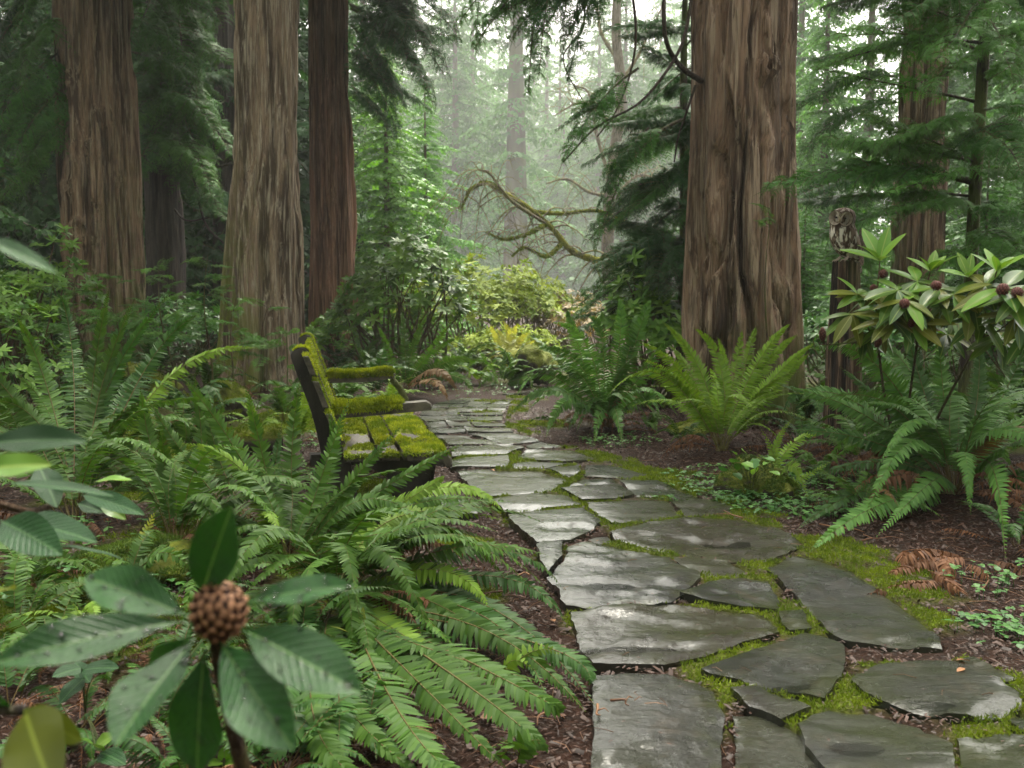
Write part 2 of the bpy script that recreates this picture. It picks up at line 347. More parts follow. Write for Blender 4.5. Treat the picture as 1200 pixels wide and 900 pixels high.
def frond(mb, base, mid, tip, W, n, rg, tpl='fern', stem=.12, wid=None, droop=.18, fwd=(16, 55), prof='sword', roll=0.0, rach=.0025, m=0, mr=None, twist=.25, rseg=3, side_dir=None):
    """a pinnate frond: rachis curve with two rows of pinnae"""
    if tpl == 'fern':
        dv = np.asarray(tip, float)-np.asarray(base, float); lv = np.linalg.norm(dv); mid = np.asarray(mid, float)+nrm(np.array([-dv[1], dv[0], 0])+1e-6)*rg.normal(0, .035)*lv; twist = twist*rg.uniform(.6, 2.0); droop = droop*rg.uniform(.5, 2.2); fwd = (fwd[0]+rg.uniform(-6, 12), fwd[1])
    miss = rg.choice([0, .02, .05, .12])
    p, T, t = frame_curve(base, mid, tip, n, stem)
    hz = np.asarray(tip, float)-np.asarray(base, float)
    Bv = np.array([-hz[1], hz[0], 0.0]) if side_dir is None else np.asarray(side_dir, float)
    if np.linalg.norm(Bv) < 1e-4: Bv = np.array([1.0, 0, 0])
    Bv = np.broadcast_to(nrm(Bv), T.shape); Bv = nrm(Bv-T*(Bv*T).sum(1, keepdims=True)); N = np.cross(T, Bv)
    if roll: Bv, N = Bv*math.cos(roll)+N*math.sin(roll), N*math.cos(roll)-Bv*math.sin(roll)
    s = (t-stem)/(1-stem)
    if prof == 'sword': wp = np.minimum(1, .62+1.6*s)*np.clip((1-s)**.62*1.12, 0, 1)*(1-.15*s)
    elif prof == 'lady': wp = np.sin(np.pi*np.clip(.12+.88*s, 0, 1))**.7
    else: wp = np.clip((1-s)**.75, 0, 1)*np.minimum(1, .55+2.5*s)
    wp = np.maximum(wp, .05)
    L = np.linalg.norm(np.gradient(p, axis=0), axis=1).sum(); sp = L/max(n-1, 1)
    tv, tf = TPL[tpl]; k = len(tv)
    for sd in (-1, 1):
        ang = np.radians(fwd[0]+(fwd[1]-fwd[0])*s**2.2+rg.normal(0, 4, n))
        ln = W*wp*rg.uniform(.84, 1.08, n); ln = np.where(rg.random(n) < (miss if tpl == 'fern' else 0), ln*rg.uniform(.15, .6, n), ln)
        d = Bv*sd*np.cos(ang)[:, None]+T*np.sin(ang)[:, None]
        d = nrm(d-N*rg.uniform(.0, .18, n)[:, None])
        wd = nrm(np.cross(N, d))*sd*1.0
        tw = rg.normal(0, twist, n)[:, None]+.12
        wd2 = wd*np.cos(tw)+N*np.sin(tw)
        ww = np.full(n, sp*1.02 if wid is None else wid)
        if wid is None: ww = np.minimum(ww, ln*.5+.001)
        if tpl == 'cedar': ww = ln
        off = p+ (T*sp*.25*sd if tpl == 'fern' else 0)
        v = off[:, None]+d[:, None]*(tv[None, :, 0:1]*ln[:, None, None])+wd2[:, None]*(tv[None, :, 1:2]*ww[:, None, None]) \
            - N[:, None]*(tv[None, :, 0:1]**2*(ln*droop*rg.uniform(.3, 1.5, n))[:, None, None])
        f = (np.arange(n)*k)[:, None, None]+tf[None]
        a = np.repeat(np.clip(rg.normal(.45, .22, n)+.25*s, 0, 1), k)
        mb.add(v.reshape(-1, 3), f.reshape(-1, 3), a, 1.0, m)
    if rach:
        q, _, tt = frame_curve(base, mid, tip, 14)
        tube(mb, q, rach*(1.15-tt*.95), rseg, m if mr is None else mr, .5, cap=False)
        if mr is None:
            kk = len(mb.B)-1; mb.B[kk] = np.zeros(len(mb.V[kk]))
def leaf(mb, base, tip, up, width, rg, nu=8, fold=.18, bend=.12, cross=3, m=0, a=None, wave=0.0, prof=(.85, .75), petiole=.06):
    base, tip = np.asarray(base, float), np.asarray(tip, float); ax = tip-base; L = np.linalg.norm(ax); T = ax/L
    up = np.asarray(up, float); S = nrm(np.cross(T, up)); N = np.cross(S, T)
    u = np.linspace(0, 1, nu+1); uu = np.clip((u-petiole)/(1-petiole), 0, 1)
    wv = np.maximum(np.sin(np.pi*uu**prof[0])**prof[1], .03)*width*.5; wv[0] = wv[1]*.2 if nu < 6 else width*.03; wv[-1] = width*.01
    c = np.linspace(-1, 1, cross)
    v = base+T[None, None]*(u*L)[:, None, None]+S[None, None]*(c[None, :]*wv[:, None])[..., None]
    h = fold*np.abs(c)[None]*wv[:, None]-bend*L*(u**2)[:, None]+wave*np.sin(u*9+rg.uniform(0, 6))[:, None]*np.abs(c)[None]*wv[:, None]
    v = v+N[None, None]*h[..., None]
    i = np.arange(nu)[:, None]*cross; j = np.arange(cross-1)[None]
    q = np.stack([i+j, i+j+1, i+cross+j+1, i+cross+j], -1).reshape(-1, 4)
    if a is None: a = rg.uniform(0, 1)
    rb = np.tile(np.abs(c), nu+1)*np.maximum(np.repeat(wv, cross)/(width*.5), .15)
    mb.add(v.reshape(-1, 3), np.concatenate([q[:, [0, 1, 2]], q[:, [0, 2, 3]]]), a, rb, m)
def blades(mb, pts, nor, h, rg, lean=.6, wr=.28):
    n = len(pts); d = nrm(nor+rg.normal(0, lean, (n, 3))); s = nrm(np.cross(d, rg.normal(0, 1, (n, 3))))
    hh = (np.broadcast_to(np.asarray(h, float), (n,))*rg.uniform(.6, 1.4, n))[:, None]
    v = np.stack([pts-s*hh*wr-d*hh*.15, pts+s*hh*wr-d*hh*.15, pts+d*hh], 1).reshape(-1, 3)
    mb.add(v, np.arange(3*n).reshape(-1, 3), np.repeat(np.clip(fbm(pts[:, 0]*11, pts[:, 1]*11, pts[:, 2]*11, 3)*2.2-.75+rg.normal(0, .18, n), 0, 1), 3))
def scatter_tris(V, F, n, rg, keep=None):
    a, b, c = V[F[:, 0]], V[F[:, 1]], V[F[:, 2]]; nn = np.cross(b-a, c-a); ar = np.linalg.norm(nn, axis=1); nn = nrm(nn)
    w = ar.copy()
    if keep is not None: w = w*keep(nn, (a+b+c)/3)
    k = rg.choice(len(F), n, p=w/w.sum()); u, v = rg.random(n), rg.random(n); fl = u+v > 1; u[fl], v[fl] = 1-u[fl], 1-v[fl]
    return a[k]+(b[k]-a[k])*u[:, None]+(c[k]-a[k])*v[:, None], nn[k]
def box(mb, lo, hi, m=0, fr=None, a=.5, jit=0, rg=None, sub=(1, 1, 1)):
    """box on a local frame fr=(origin,u,v,w); edges slightly chamfered"""
    lo, hi = np.asarray(lo, float), np.asarray(hi, float); bv = min(.006, (hi-lo).min()*.2)
    V = []; 
    for z, ins in ((lo[2], bv), (lo[2]+bv, 0), (hi[2]-bv, 0), (hi[2], bv)):
        x0, x1, y0, y1 = lo[0]+ins, hi[0]-ins, lo[1]+ins, hi[1]-ins
        V += [[x0+bv, y0, z], [x1-bv, y0, z], [x1, y0+bv, z], [x1, y1-bv, z], [x1-bv, y1, z], [x0+bv, y1, z], [x0, y1-bv, z], [x0, y0+bv, z]]
    V = np.array(V); F = []
    for l in range(3):
        for j in range(8): k = (j+1) % 8; F += [[l*8+j, l*8+k, l*8+8+k], [l*8+j, l*8+8+k, l*8+8+j]]
    for j in range(1, 7): F += [[0, j+1, j], [24, 24+j, 25+j]]
    if fr is not None: V = fr[0]+V[:, :1]*fr[1]+V[:, 1:2]*fr[2]+V[:, 2:]*fr[3]
    mb.add(V, F, a, 1.0, m)
# ------------------------------------------------------------------ path layout (traced on the ground plane)
STONES = [
 [(691,806),(735,803),(781,805),(812,818),(833,829),(849,857),(848,905),(846,945),(775,948),(702,945),(696,900)],
 [(671,726),(715,720),(765,718),(824,726),(893,733),(913,749),(907,756),(868,770),(833,781),(800,790),(778,795),(735,795),(694,793),(680,760)],
 [(824,802),(860,787),(907,770),(943,759),(968,763),(989,772),(988,802),(966,839),(925,829),(880,818),(833,808)],
 [(900,676),(922,664),(943,662),(989,676),(1021,694),(1060,726),(1101,758),(1104,774),(1065,773),(1030,770),(989,765),(966,751),(943,724),(918,696)],
 [(799,710),(830,697),(865,688),(900,692),(912,710),(911,729),(870,724),(830,719)],
 [(914,733),(939,731),(950,753),(925,755),(916,747)],
 [(714,632),(755,622),(801,617),(865,618),(907,627),(943,648),(920,660),(897,667),(860,667),(824,662),(760,654),(728,643)],
 [(785,664),(818,664),(852,669),(883,680),(847,687),(806,676)],
 [(664,651),(686,645),(715,650),(742,658),(781,663),(816,684),(819,689),(800,706),(784,719),(739,717),(690,722),(665,717),(643,687),(662,668)],
 [(629,651),(637,647),(659,648),(658,664),(642,683),(634,670)],
 [(690,638),(711,635),(718,642),(704,645),(692,644)],
 [(594,612),(640,607),(683,604),(704,621),(690,632),(669,643),(629,645),(610,628)],
 [(576,593),(605,588),(634,586),(662,588),(681,600),(640,604),(595,610),(586,602)],
 [(534,556),(580,556),(634,557),(664,570),(644,584),(605,587),(566,589),(550,574)],
 [(640,556),(678,552),(679,561),(667,568)],
 [(686,552),(718,553),(760,565),(735,568),(686,565)],
 [(664,578),(683,568),(718,568),(721,574),(693,577)],
 [(658,582),(693,579),(725,577),(742,588),(721,593),(683,595)],
 [(727,570),(770,572),(812,588),(795,591),(746,589)],
 [(688,597),(740,594),(782,596),(795,614),(755,620),(718,623),(690,604)],
 [(787,595),(809,588),(835,595),(858,603),(858,610),(802,615),(799,607)],
 [(511,595),(545,593),(559,610),(530,612),(511,612)],
 [(527,529),(570,528),(611,528),(614,532),(592,539),(530,540)],
 [(527,545),(560,542),(595,541),(598,547),(592,554),(529,553)],
 [(602,541),(620,533),(669,534),(702,546),(660,548),(627,546)],
 [(601,550),(620,548),(676,549),(634,555),(602,555)],
 [(616,527),(634,523),(665,528),(622,531)],
 [(511,513),(546,515),(586,526),(527,527)],
 [(550,514),(595,512),(636,522),(595,526)],
 [(1001,815),(1015,803),(1030,797),(1080,792),(1127,792),(1168,813),(1195,829),(1190,846),(1172,857),(1120,857),(1072,852),(1030,838),(1012,829)],
 [(934,866),(950,856),(971,850),(1017,852),(1076,870),(1113,893),(1115,925),(1040,930),(971,927),(945,895)],
 [(859,827),(888,825),(920,836),(948,850),(914,864),(879,850)],
 [(858,853),(885,853),(907,857),(935,876),(966,902),(962,945),(910,948),(867,945)],
 [(1120,886),(1165,880),(1220,880),(1235,935),(1128,940)],
 [(1179,860),(1205,847),(1240,864),(1200,876)],
 [(1110,790),(1140,785),(1190,812),(1178,815)],
 [(505.2,512.25),(522.7,512.55),(546.6,512.25),(541.4,506.25),(518.6,506.85),(502.2,506.25)],
 [(549.0,512.25),(574.1,512.55),(600.8,512.25),(592.8,506.25),(567.5,506.85),(543.8,506.25)],
 [(502.2,504.80),(512.5,505.08),(524.4,504.80),(520.4,499.20),(508.5,499.76),(498.2,499.20)],
 [(526.8,504.80),(543.6,505.08),(553.7,504.80),(549.7,499.20),(539.6,499.76),(522.8,499.20)],
 [(556.1,504.80),(576.9,505.08),(592.8,504.80),(588.8,499.20),(572.9,499.76),(552.1,499.20)],
 [(498.2,497.85),(520.5,498.11),(547.2,497.85),(544.6,492.65),(516.2,493.17),(492.2,492.65)],
 [(549.6,497.85),(569.5,498.11),(588.8,497.85),(588.8,492.65),(568.2,493.17),(547.0,492.65)],
 [(492.2,491.45),(510.9,491.67),(534.9,491.45),(537.4,487.05),(513.7,487.49),(495.2,487.05)],
 [(537.3,491.45),(559.9,491.67),(588.8,491.45),(590.8,487.05),(562.2,487.49),(539.8,487.05)],
 [(495.2,486.00),(510.2,486.20),(519.9,486.00),(525.8,482.00),(516.6,482.40),(502.2,482.00)],
 [(522.3,486.00),(546.8,486.20),(566.5,486.00),(570.5,482.00),(551.8,482.40),(528.2,482.00)],
 [(568.9,486.00),(582.3,486.20),(590.8,486.00),(593.8,482.00),(585.8,482.40),(572.9,482.00)],
 [(502.2,481.08),(520.1,481.25),(541.0,481.08),(547.4,477.72),(527.8,478.06),(511.2,477.72)],
 [(543.4,481.08),(569.6,481.25),(593.8,481.08),(596.8,477.72),(574.3,478.06),(549.8,477.72)],
 [(511.2,476.95),(529.7,477.09),(542.2,476.95),(550.8,474.15),(540.0,474.43),(523.2,474.15)],
 [(544.6,476.95),(555.9,477.09),(573.7,476.95),(579.1,474.15),(562.8,474.43),(553.2,474.15)],
 [(576.1,476.95),(587.3,477.09),(596.8,476.95),(599.8,474.15),(591.5,474.43),(581.5,474.15)],
 [(523.2,473.48),(543.2,473.61),(563.0,473.48),(574.1,470.92),(557.7,471.18),(541.2,470.92)],
 [(565.4,473.48),(580.0,473.61),(599.8,473.48),(604.8,470.92),(588.1,471.18),(576.5,470.92)],
 [(590,464.5),(620,462),(612,465.5),(598,466)], [(610,462.2),(632,458),(640,458.5),(622,461.5)], [(634,457),(655,453.5),(668,454),(645,457.5)],
]
RIGHT_EDGE = np.array([G(*q)[:2] for q in [(640,456),(600,470),(592,500),(624,518),(704,545),(765,566),(812,587),(862,606),(943,648),(1021,692),(1106,765),(1200,828),(1320,920)]])
LEFT_EDGE = np.array([G(*q)[:2] for q in [(700,950),(690,806),(671,728),(629,648),(594,612),(534,556),(512,512),(494,487),(534,471),(612,461)]])
def poly_px(p): return np.array([G(*q)[:2] for q in p])
SPOLY = [poly_px(p) for p in STONES]
def seg_dist(pts, line, closed=False):
    A = line; B = np.roll(line, -1, 0)
    if not closed: A, B = A[:-1], B[:-1]
    d = np.full(len(pts), 1e9)
    for a, b in zip(A, B):
        ab = b-a; t = np.clip(((pts-a)@ab)/max(ab@ab, 1e-12), 0, 1); d = np.minimum(d, np.linalg.norm(pts-a-t[:, None]*ab, axis=1))
    return d
def inside(pts, poly):
    x, y = pts[:, 0], pts[:, 1]; r = np.zeros(len(pts), bool); j = len(poly)-1
    for i in range(len(poly)):
        xi, yi, xj, yj = *poly[i], *poly[j]
        if yi != yj: r ^= ((yi > y) != (yj > y)) & (x < (xj-xi)*(y-yi)/(yj-yi)+xi)
        j = i
    return r
CORR = np.concatenate([LEFT_EDGE, RIGHT_EDGE])
def in_stone(pts):
    r = np.zeros(len(pts), bool)
    for pl in SPOLY:
        lo, hi = pl.min(0), pl.max(0)
        k = np.where(((pts >= lo) & (pts <= hi)).all(1))[0]
        if len(k): r[k] |= inside(pts[k], pl)
    return r
MOSS_SPOT = [(430,575,.28),(545,640,.16),(560,700,.12),(170,500,.5),(150,430,.5),(200,660,.5),(60,720,.35),(1040,690,.25),(700,540,.3),(650,500,.4),(760,560,.35),(990,650,.3),(300,640,.3),(120,600,.35),(860,580,.2)]
MOSS_W = [(G(a, b)[:2], r) for a, b, r in MOSS_SPOT]
def mossv(pts):
    x, y = pts[:, 0], pts[:, 1]
    n = fbm(x*3.2, y*3.2, 4.2); n2 = fbm(x*9, y*9, 1.1)
    dr = seg_dist(pts, RIGHT_EDGE); dl = seg_dist(pts, LEFT_EDGE); ins = inside(pts, CORR)
    band = np.where(ins, (1-np.clip((dr-.75)/.5, 0, .62))*(1-.5*sstep(6, 8, y)), 1-np.clip(dr/.42, 0, 1))
    band = np.maximum(band, (.75-np.clip(dl/.14, 0, 1))*.8)
    v = sstep(.34, .60, band*.56+(n-.5)*1.7+.25*(n2-.5)) * (band > .02)
    for c, r in MOSS_W:
        d = np.linalg.norm(pts-c, axis=1)/r; v = np.maximum(v, sstep(1.15, .35, d+(n-.5)*1.6))
    far = sstep(.57, .70, fbm(x*.55+7, y*.55, 2.0)+(n-.5)*.35)*sstep(.5, 1.2, np.minimum(dr, dl))*(~ins)*.8
    v = np.maximum(v, far)
    return v*sstep(16, 8, y) if False else v
def gz(x, y):
    x = np.asarray(x, float); y = np.asarray(y, float); sh = x.shape
    pts = np.stack([x.ravel(), y.ravel()], 1)
    d = np.minimum(seg_dist(pts, RIGHT_EDGE), seg_dist(pts, LEFT_EDGE)); d = np.where(inside(pts, CORR), 0, d)
    k = sstep(.1, 1.6, d)
    z = k*(.22*(fbm(pts[:, 0]*.45+3, pts[:, 1]*.45, 8.1, 3)-.45)+.06)+sstep(14, 60, pts[:, 1])*.5*0
    return z.reshape(sh)
def GZ(px, py):
    g = G(px, py)
    for _ in range(3): g = G(px, py, float(gz(g[0], g[1])))
    return g
def on_ground(x, y, dz=0.0): return np.array([x, y, float(gz(x, y))+dz])

def fill(pts):
    ins = inside(pts, CORR); dl = seg_dist(pts, LEFT_EDGE); dr = seg_dist(pts, RIGHT_EDGE)
    return .030*np.where(ins, sstep(.02, .12, dl), sstep(.45, .0, dr)*sstep(.1, .4, dl))
# ------------------------------------------------------------------ ground sheet
def axis_grid(dense0, dense1, step, lo, hi, grow=1.16):
    a = list(np.arange(dense0, dense1, step)); s = step
    while a[-1] < hi: s *= grow; a.append(a[-1]+s)
    s = step; b = [a[0]]
    while b[-1] > lo: s *= grow; b.append(b[-1]-s)
    return np.array(b[:0:-1]+a)
gx = axis_grid(-3.4, 3.6, .035, -170, 170); gy = axis_grid(1.9, 9.5, .035, -28, 310, 1.06)
X, Y = np.meshgrid(gx, gy); pts = np.stack([X.ravel(), Y.ravel()], 1)
near = (np.abs(pts[:, 0]) < 9) & (pts[:, 1] > -1) & (pts[:, 1] < 22)
mv = np.zeros(len(pts)); mv[near] = mossv(pts[near])
zz = gz(X, Y).ravel()
ins_s = in_stone(pts[near]); zz[near] += np.where(ins_s, -.012, fill(pts[near]))+.012*(fbm(pts[near, 0]*14, pts[near, 1]*14, .3, 3)-.5)+mv[near]*(~ins_s)*(.004+.012*fbm(pts[near, 0]*12, pts[near, 1]*12, 5.0, 2))
mb = MB(); ny, nx = X.shape; i = np.arange(ny-1)[:, None]*nx; j = np.arange(nx-1)[None]
mb.quads(np.column_stack([pts, zz]), np.stack([i+j, i+j+1, i+nx+j+1, i+nx+j], -1), a=mv)
ground = tag(mb.build('ground', 'soil'), kind='structure')

# ------------------------------------------------------------------ flagstone path
rg = np.random.default_rng(5)
path = thing('path', (0, 0, 0), None, None); del_keys = [k for k in path.keys()]
path['kind'] = 'structure'
PUD = [(G(752, 759, .045), .17, .035, 1), (G(930, 814, .03), .08, .035, 2), (G(1004, 889, .03), .075, .04, 30), (G(860, 640, .03), .12, .07, 6), (G(1080, 836, .03), .10, .03, 29), (G(715, 690, .03), .10, .05, 8)]
for si, pl in enumerate(SPOLY):
    depth = pl[:, 1].mean(); step = max(.026, depth*.007)
    cen = pl.mean(0); pl = cen+(pl-cen)*(1+.004/np.linalg.norm(pl-cen, axis=1).mean())
    ring = []
    for a, b in zip(pl, np.roll(pl, -1, 0)):
        k = max(2, int(np.linalg.norm(b-a)/step))
        for q in range(k): ring.append(a+(b-a)*q/k)
    ring = np.array(ring); nn = np.roll(ring, -1, 0)-np.roll(ring, 1, 0); nn = nrm(np.column_stack([nn[:, 1], -nn[:, 0]]))
    jt = (fbm(ring[:, 0]*9+si, ring[:, 1]*9, 3, 3)-.5)*.045+(fbm(ring[:, 0]*34, ring[:, 1]*34, si, 2)-.5)*.012
    ring = ring+nn*(jt*min(1, .35+np.ptp(pl, 0).min()))[:, None]
    lo, hi = ring.min(0), ring.max(0); xs, ys = np.arange(lo[0], hi[0], step), np.arange(lo[1], hi[1], step*1.15)
    gp = np.stack(np.meshgrid(xs, ys), -1).reshape(-1, 2); gp = gp+rg.uniform(-.3, .3, gp.shape)*step
    gp = gp[inside(gp, ring)]
    if len(gp): gp = gp[seg_dist(gp, ring, True) > step*.55]
    n = len(ring); vs = [Vector(q) for q in ring]+[Vector(q) for q in gp]
    ov, oe, of, *_ = delaunay_2d_cdt(vs, [(k, (k+1) % n) for k in range(n)], [], 1, 1e-6)
    V2 = np.array([(q.x, q.y) for q in ov]); F = np.array([q for q in of if len(q) == 3]); 
    if len(F) == 0: continue
    de = seg_dist(V2, ring, True)
    sd_ = rg.uniform(0, 50); s1 = fbm(V2[:, 0]*1.7+sd_, V2[:, 1]*2.6+sd_, sd_, 4)
    tl = rg.normal(0, .007, 2)
    z = .050+rg.uniform(-.004, .010)+(V2-cen)@tl+.016*(fbm(V2[:, 0]*2.6, V2[:, 1]*2.6, sd_, 4)-.5)
    lv = rg.uniform(.42, .56)
    z -= .011*sstep(lv, lv+.02, s1)+.007*sstep(lv+.1, lv+.115, s1)
    z += .005*(fbm(V2[:, 0]*12, V2[:, 1]*22, sd_, 3)-.5)
    for c, rx, ry, own in PUD:
        if own == si:
            q = ((V2[:, 0]-c[0])/rx)**2+((V2[:, 1]-c[1])/ry)**2; z -= .012*np.exp(-q*.8)
    z -= .004*np.clip(1-de/.016, 0, 1)**2
    mo = sstep(.10, .0, de)*sstep(.45, .62, fbm(V2[:, 0]*4, V2[:, 1]*4, 4.2))
    mo = np.maximum(mo, .8*sstep(.60, .75, fbm(V2[:, 0]*2.1, V2[:, 1]*2.1, 9.9)))
    mb = MB(); mb.add(np.column_stack([V2, z]), F, mo)
    zr = z[:n]; nr = ring.shape[0]
    bot = np.column_stack([cen+(ring-cen)*1.004, np.full(n, -.03)]); k = np.arange(n)
    mb.quads(np.concatenate([np.column_stack([V2[:n], zr]), bot]), np.stack([k, n+k, n+(k+1) % n, (k+1) % n], -1), a=.3)
    o = mb.build('flagstone', 'slate', path, at=(0, 0, 0))
    for c, rx, ry, own in PUD:
        if own == si:
            lvl = np.interp(0, [0], [0]); near_ = np.argsort(((V2-c[:2])**2).sum(1))[:3]; zc = z[near_].mean()
            th = np.linspace(0, 2*math.pi, 40, endpoint=False); rr = 1.25+.35*(fbm(np.cos(th)*1.5+si, np.sin(th)*1.5, 2)-.5)
            pv = np.column_stack([c[0]+np.cos(th)*rx*rr, c[1]+np.sin(th)*ry*rr, np.full(40, zc+.0045)])
            pv = np.concatenate([pv, [[c[0], c[1], zc+.0045]]]); pm = MB(); jj = np.arange(40)
            pm.add(pv, np.stack([np.full(40, 40), jj, (jj+1) % 40], -1)); pm.build('puddle', 'water', o, at=(0, 0, 0))

# moss growing in the joints and along the edges
rg = np.random.default_rng(11)
def scatter_ground(n, x0, x1, y0, y1, prob, rg, power=1.6):
    """points on the ground, denser near the camera"""
    u = rg.random(n); y = y0*(y1/y0)**(u**1.0) if power else rg.uniform(y0, y1, n)
    x = rg.uniform(x0, x1, n); p = np.stack([x, y], 1)
    return p[rg.random(n) < prob(p)]
p = scatter_ground(520000, -2.6, 3.2, 2.1, 12, lambda q: np.where(in_stone(q), 0, sstep(.35, .8, mossv(q))), rg)
hz_ = .010+.0015*p[:, 1]; z = gz(p[:, 0], p[:, 1])+fill(p)+.008+.012*fbm(p[:, 0]*12, p[:, 1]*12, 5.0, 2)
mb = MB(); blades(mb, np.column_stack([p, z]), np.array([0, 0, 1.0]), np.minimum(hz_*.85, .022), rg, .7, .22)
tag(mb.build('moss', 'moss_blade'), 'low green moss carpet growing between and beside the flagstones', 'moss', kind='stuff')
# bark mulch
def mulch_prob(q): return np.where(in_stone(q), .012, 1-.85*sstep(.3, .7, mossv(q)))
p = scatter_ground(90000, -3.5, 3.6, 1.9, 11, mulch_prob, rg)
st = in_stone(p); n = len(p); z = gz(p[:, 0], p[:, 1])+np.where(st, .055, .008+fill(p))+rg.uniform(0, .006, n)
sz = rg.gamma(1.6, .0026, n)+.0022+.0005*p[:, 1]; sz = np.where(st, np.minimum(sz, .008), sz); th = rg.uniform(0, 6.28, n); tl = rg.normal(0, .35, (n, 2))
dx = np.stack([np.cos(th), np.sin(th), tl[:, 0]*np.where(st, .1, 1)], 1)*sz[:, None]; asp = rg.uniform(.18, .55, n)
dy = np.stack([-np.sin(th), np.cos(th), tl[:, 1]*np.where(st, .1, 1)], 1)*(sz*asp)[:, None]; c = np.column_stack([p, z])
nz = np.array([0, 0, 1.0])*(sz*.25)[:, None]
v = np.stack([c-dx-dy*.6, c+dx*.8-dy, c+dx+dy*.7, c-dx*.7+dy, c+nz], 1)
f = (np.arange(n)*5)[:, None, None]+np.array([[0, 1, 4], [1, 2, 4], [2, 3, 4], [3, 0, 4]])[None]
mb = MB(); mb.add(v.reshape(-1, 3), f.reshape(-1, 3), np.repeat(rg.beta(1.4, 2.2, n), 5))
tag(mb.build('bark_mulch', 'bark_chip', smooth=False), 'dark reddish bark chips strewn over the forest floor', 'bark mulch', kind='stuff')
# fallen needles and twigs
p = scatter_ground(2600, -3.2, 3.4, 1.9, 8, lambda q: np.where(in_stone(q), .10, .8), rg); mb = MB()
for q in p:
    s_ = bool(in_stone(q[None])[0]); L_ = rg.uniform(.02, .07 if s_ else .13); th = rg.uniform(0, 6.28); b = np.array([q[0], q[1], float(gz(q[0], q[1]))+(.058 if s_ else .02)])
    d_ = np.array([math.cos(th), math.sin(th), 0])*L_; tube(mb, [b, b+d_*.5+[rg.normal(0, .006), rg.normal(0, .006), .004], b+d_], [.0014, .0013, .0008], 3, a=rg.uniform(0, 1), cap=False)
tag(mb.build('needle_litter', 'needle'), 'thin brown needles and twigs littering the ground', 'needle litter', kind='stuff')
# fallen leaves one can pick out
LV = [((563, 852), .05), ((548, 620), .03), ((606, 745), .05), ((590, 762), .05), ((575, 560), .04), ((650, 735), .04), ((1085, 690), .05), ((1120, 795), .05), ((1130, 805), .035), ((560, 885), .05), ((1165, 770), .03), ((700, 648), .025)]
for (px_, py_), s_ in LV:
    b = G(px_, py_); b[2] = float(gz(b[0], b[1]))+(.06 if in_stone(b[None, :2])[0] else .022); th = rg.uniform(0, 6.28); mb = MB()
    leaf(mb, b, b+np.array([math.cos(th), math.sin(th), .05])*s_, (rg.normal(0, .2), rg.normal(0, .2), 1), s_*.6, rg, 6, .25, .2)
    tag(mb.build('fallen_leaf', 'dead_leaf', at=b), 'small curled orange brown dead leaf lying on the ground', 'fallen leaf', 'dead leaves on the ground')
# clover-like ground cover on the right bank and left floor
mb = MB(); rg = np.random.default_rng(21)
for (px_, py_, r_, n_) in [(830,585,.45,260),(890,600,.4,200),(950,570,.5,240),(1185,745,.25,70),(960,600,.3,90),(110,690,.4,90),(180,690,.3,60),(60,640,.5,80),(350,560,.35,70),(330,520,.6,120),(880,560,.6,220),(1180,690,.3,50),(720,520,.4,90),(540,455,1.2,260),(640,450,1.0,150)]:
    g = GZ(px_, py_)
    for _ in range(n_):
        a_ = rg.uniform(0, 6.28); rr = r_*math.sqrt(rg.random()); x_, y_ = g[0]+rr*math.cos(a_), g[1]+rr*math.sin(a_)*.8
        if in_stone(np.array([[x_, y_]]))[0]: continue
        h_ = rg.uniform(.02, .07); c = on_ground(x_, y_, h_); s_ = rg.uniform(.008, .034); th0 = rg.uniform(0, 6.28); vv = rg.uniform(0, 1)
        tube(mb, [c-[0, 0, h_], c], .0012, 3, a=vv*.4, cap=False)
        for k in range(3):
            th = th0+k*2.09; d_ = np.array([math.cos(th), math.sin(th), rg.normal(0, .25)])
            leaf(mb, c, c+d_*s_, (0, 0, 1), s_*.95, rg, 3, .2, .1, 3, a=vv, prof=(1.2, .6), petiole=0)
tag(mb.build('ground_cover', 'clover'), 'low clover like leaves carpeting the forest floor', 'ground cover', kind='stuff')

# fallen twigs and dead frond bits one can pick out
rg = np.random.default_rng(23)
for (px_, py_, l_) in [(560,770,.16),(640,835,.14),(590,700,.12),(1110,720,.2),(1150,700,.25),(1060,700,.18),(930,600,.3),(820,560,.25),(620,680,.1),(1170,800,.15),(540,690,.14),(1010,640,.2),(870,620,.2),(700,850,.07),(715,845,.06),(960,620,.25)]:
    b = G(px_, py_); b[2] = float(gz(b[0], b[1]))+(.062 if in_stone(b[None, :2])[0] else .025); th = rg.uniform(0, 6.28); d_ = np.array([math.cos(th), math.sin(th), 0])*l_; mb = MB()
    q = spline([b, b+d_*.35+rg.normal(0, .012, 3)*[1, 1, .3], b+d_*.7+rg.normal(0, .015, 3)*[1, 1, .3], b+d_], 10); tube(mb, q, np.linspace(.0045, .0018, 10), 5, a=rg.uniform(0, 1))
    tube(mb, [q[4], q[4]+np.array([-d_[1], d_[0], .02])*.3, q[4]+np.array([-d_[1], d_[0], 0])*.45+d_*.15], [.0025, .002, .0012], 4, a=.5)
    tag(mb.build('fallen_twig', 'needle', at=b), 'thin brown forked twig lying on the wet ground', 'twig', 'fallen twigs on the ground')
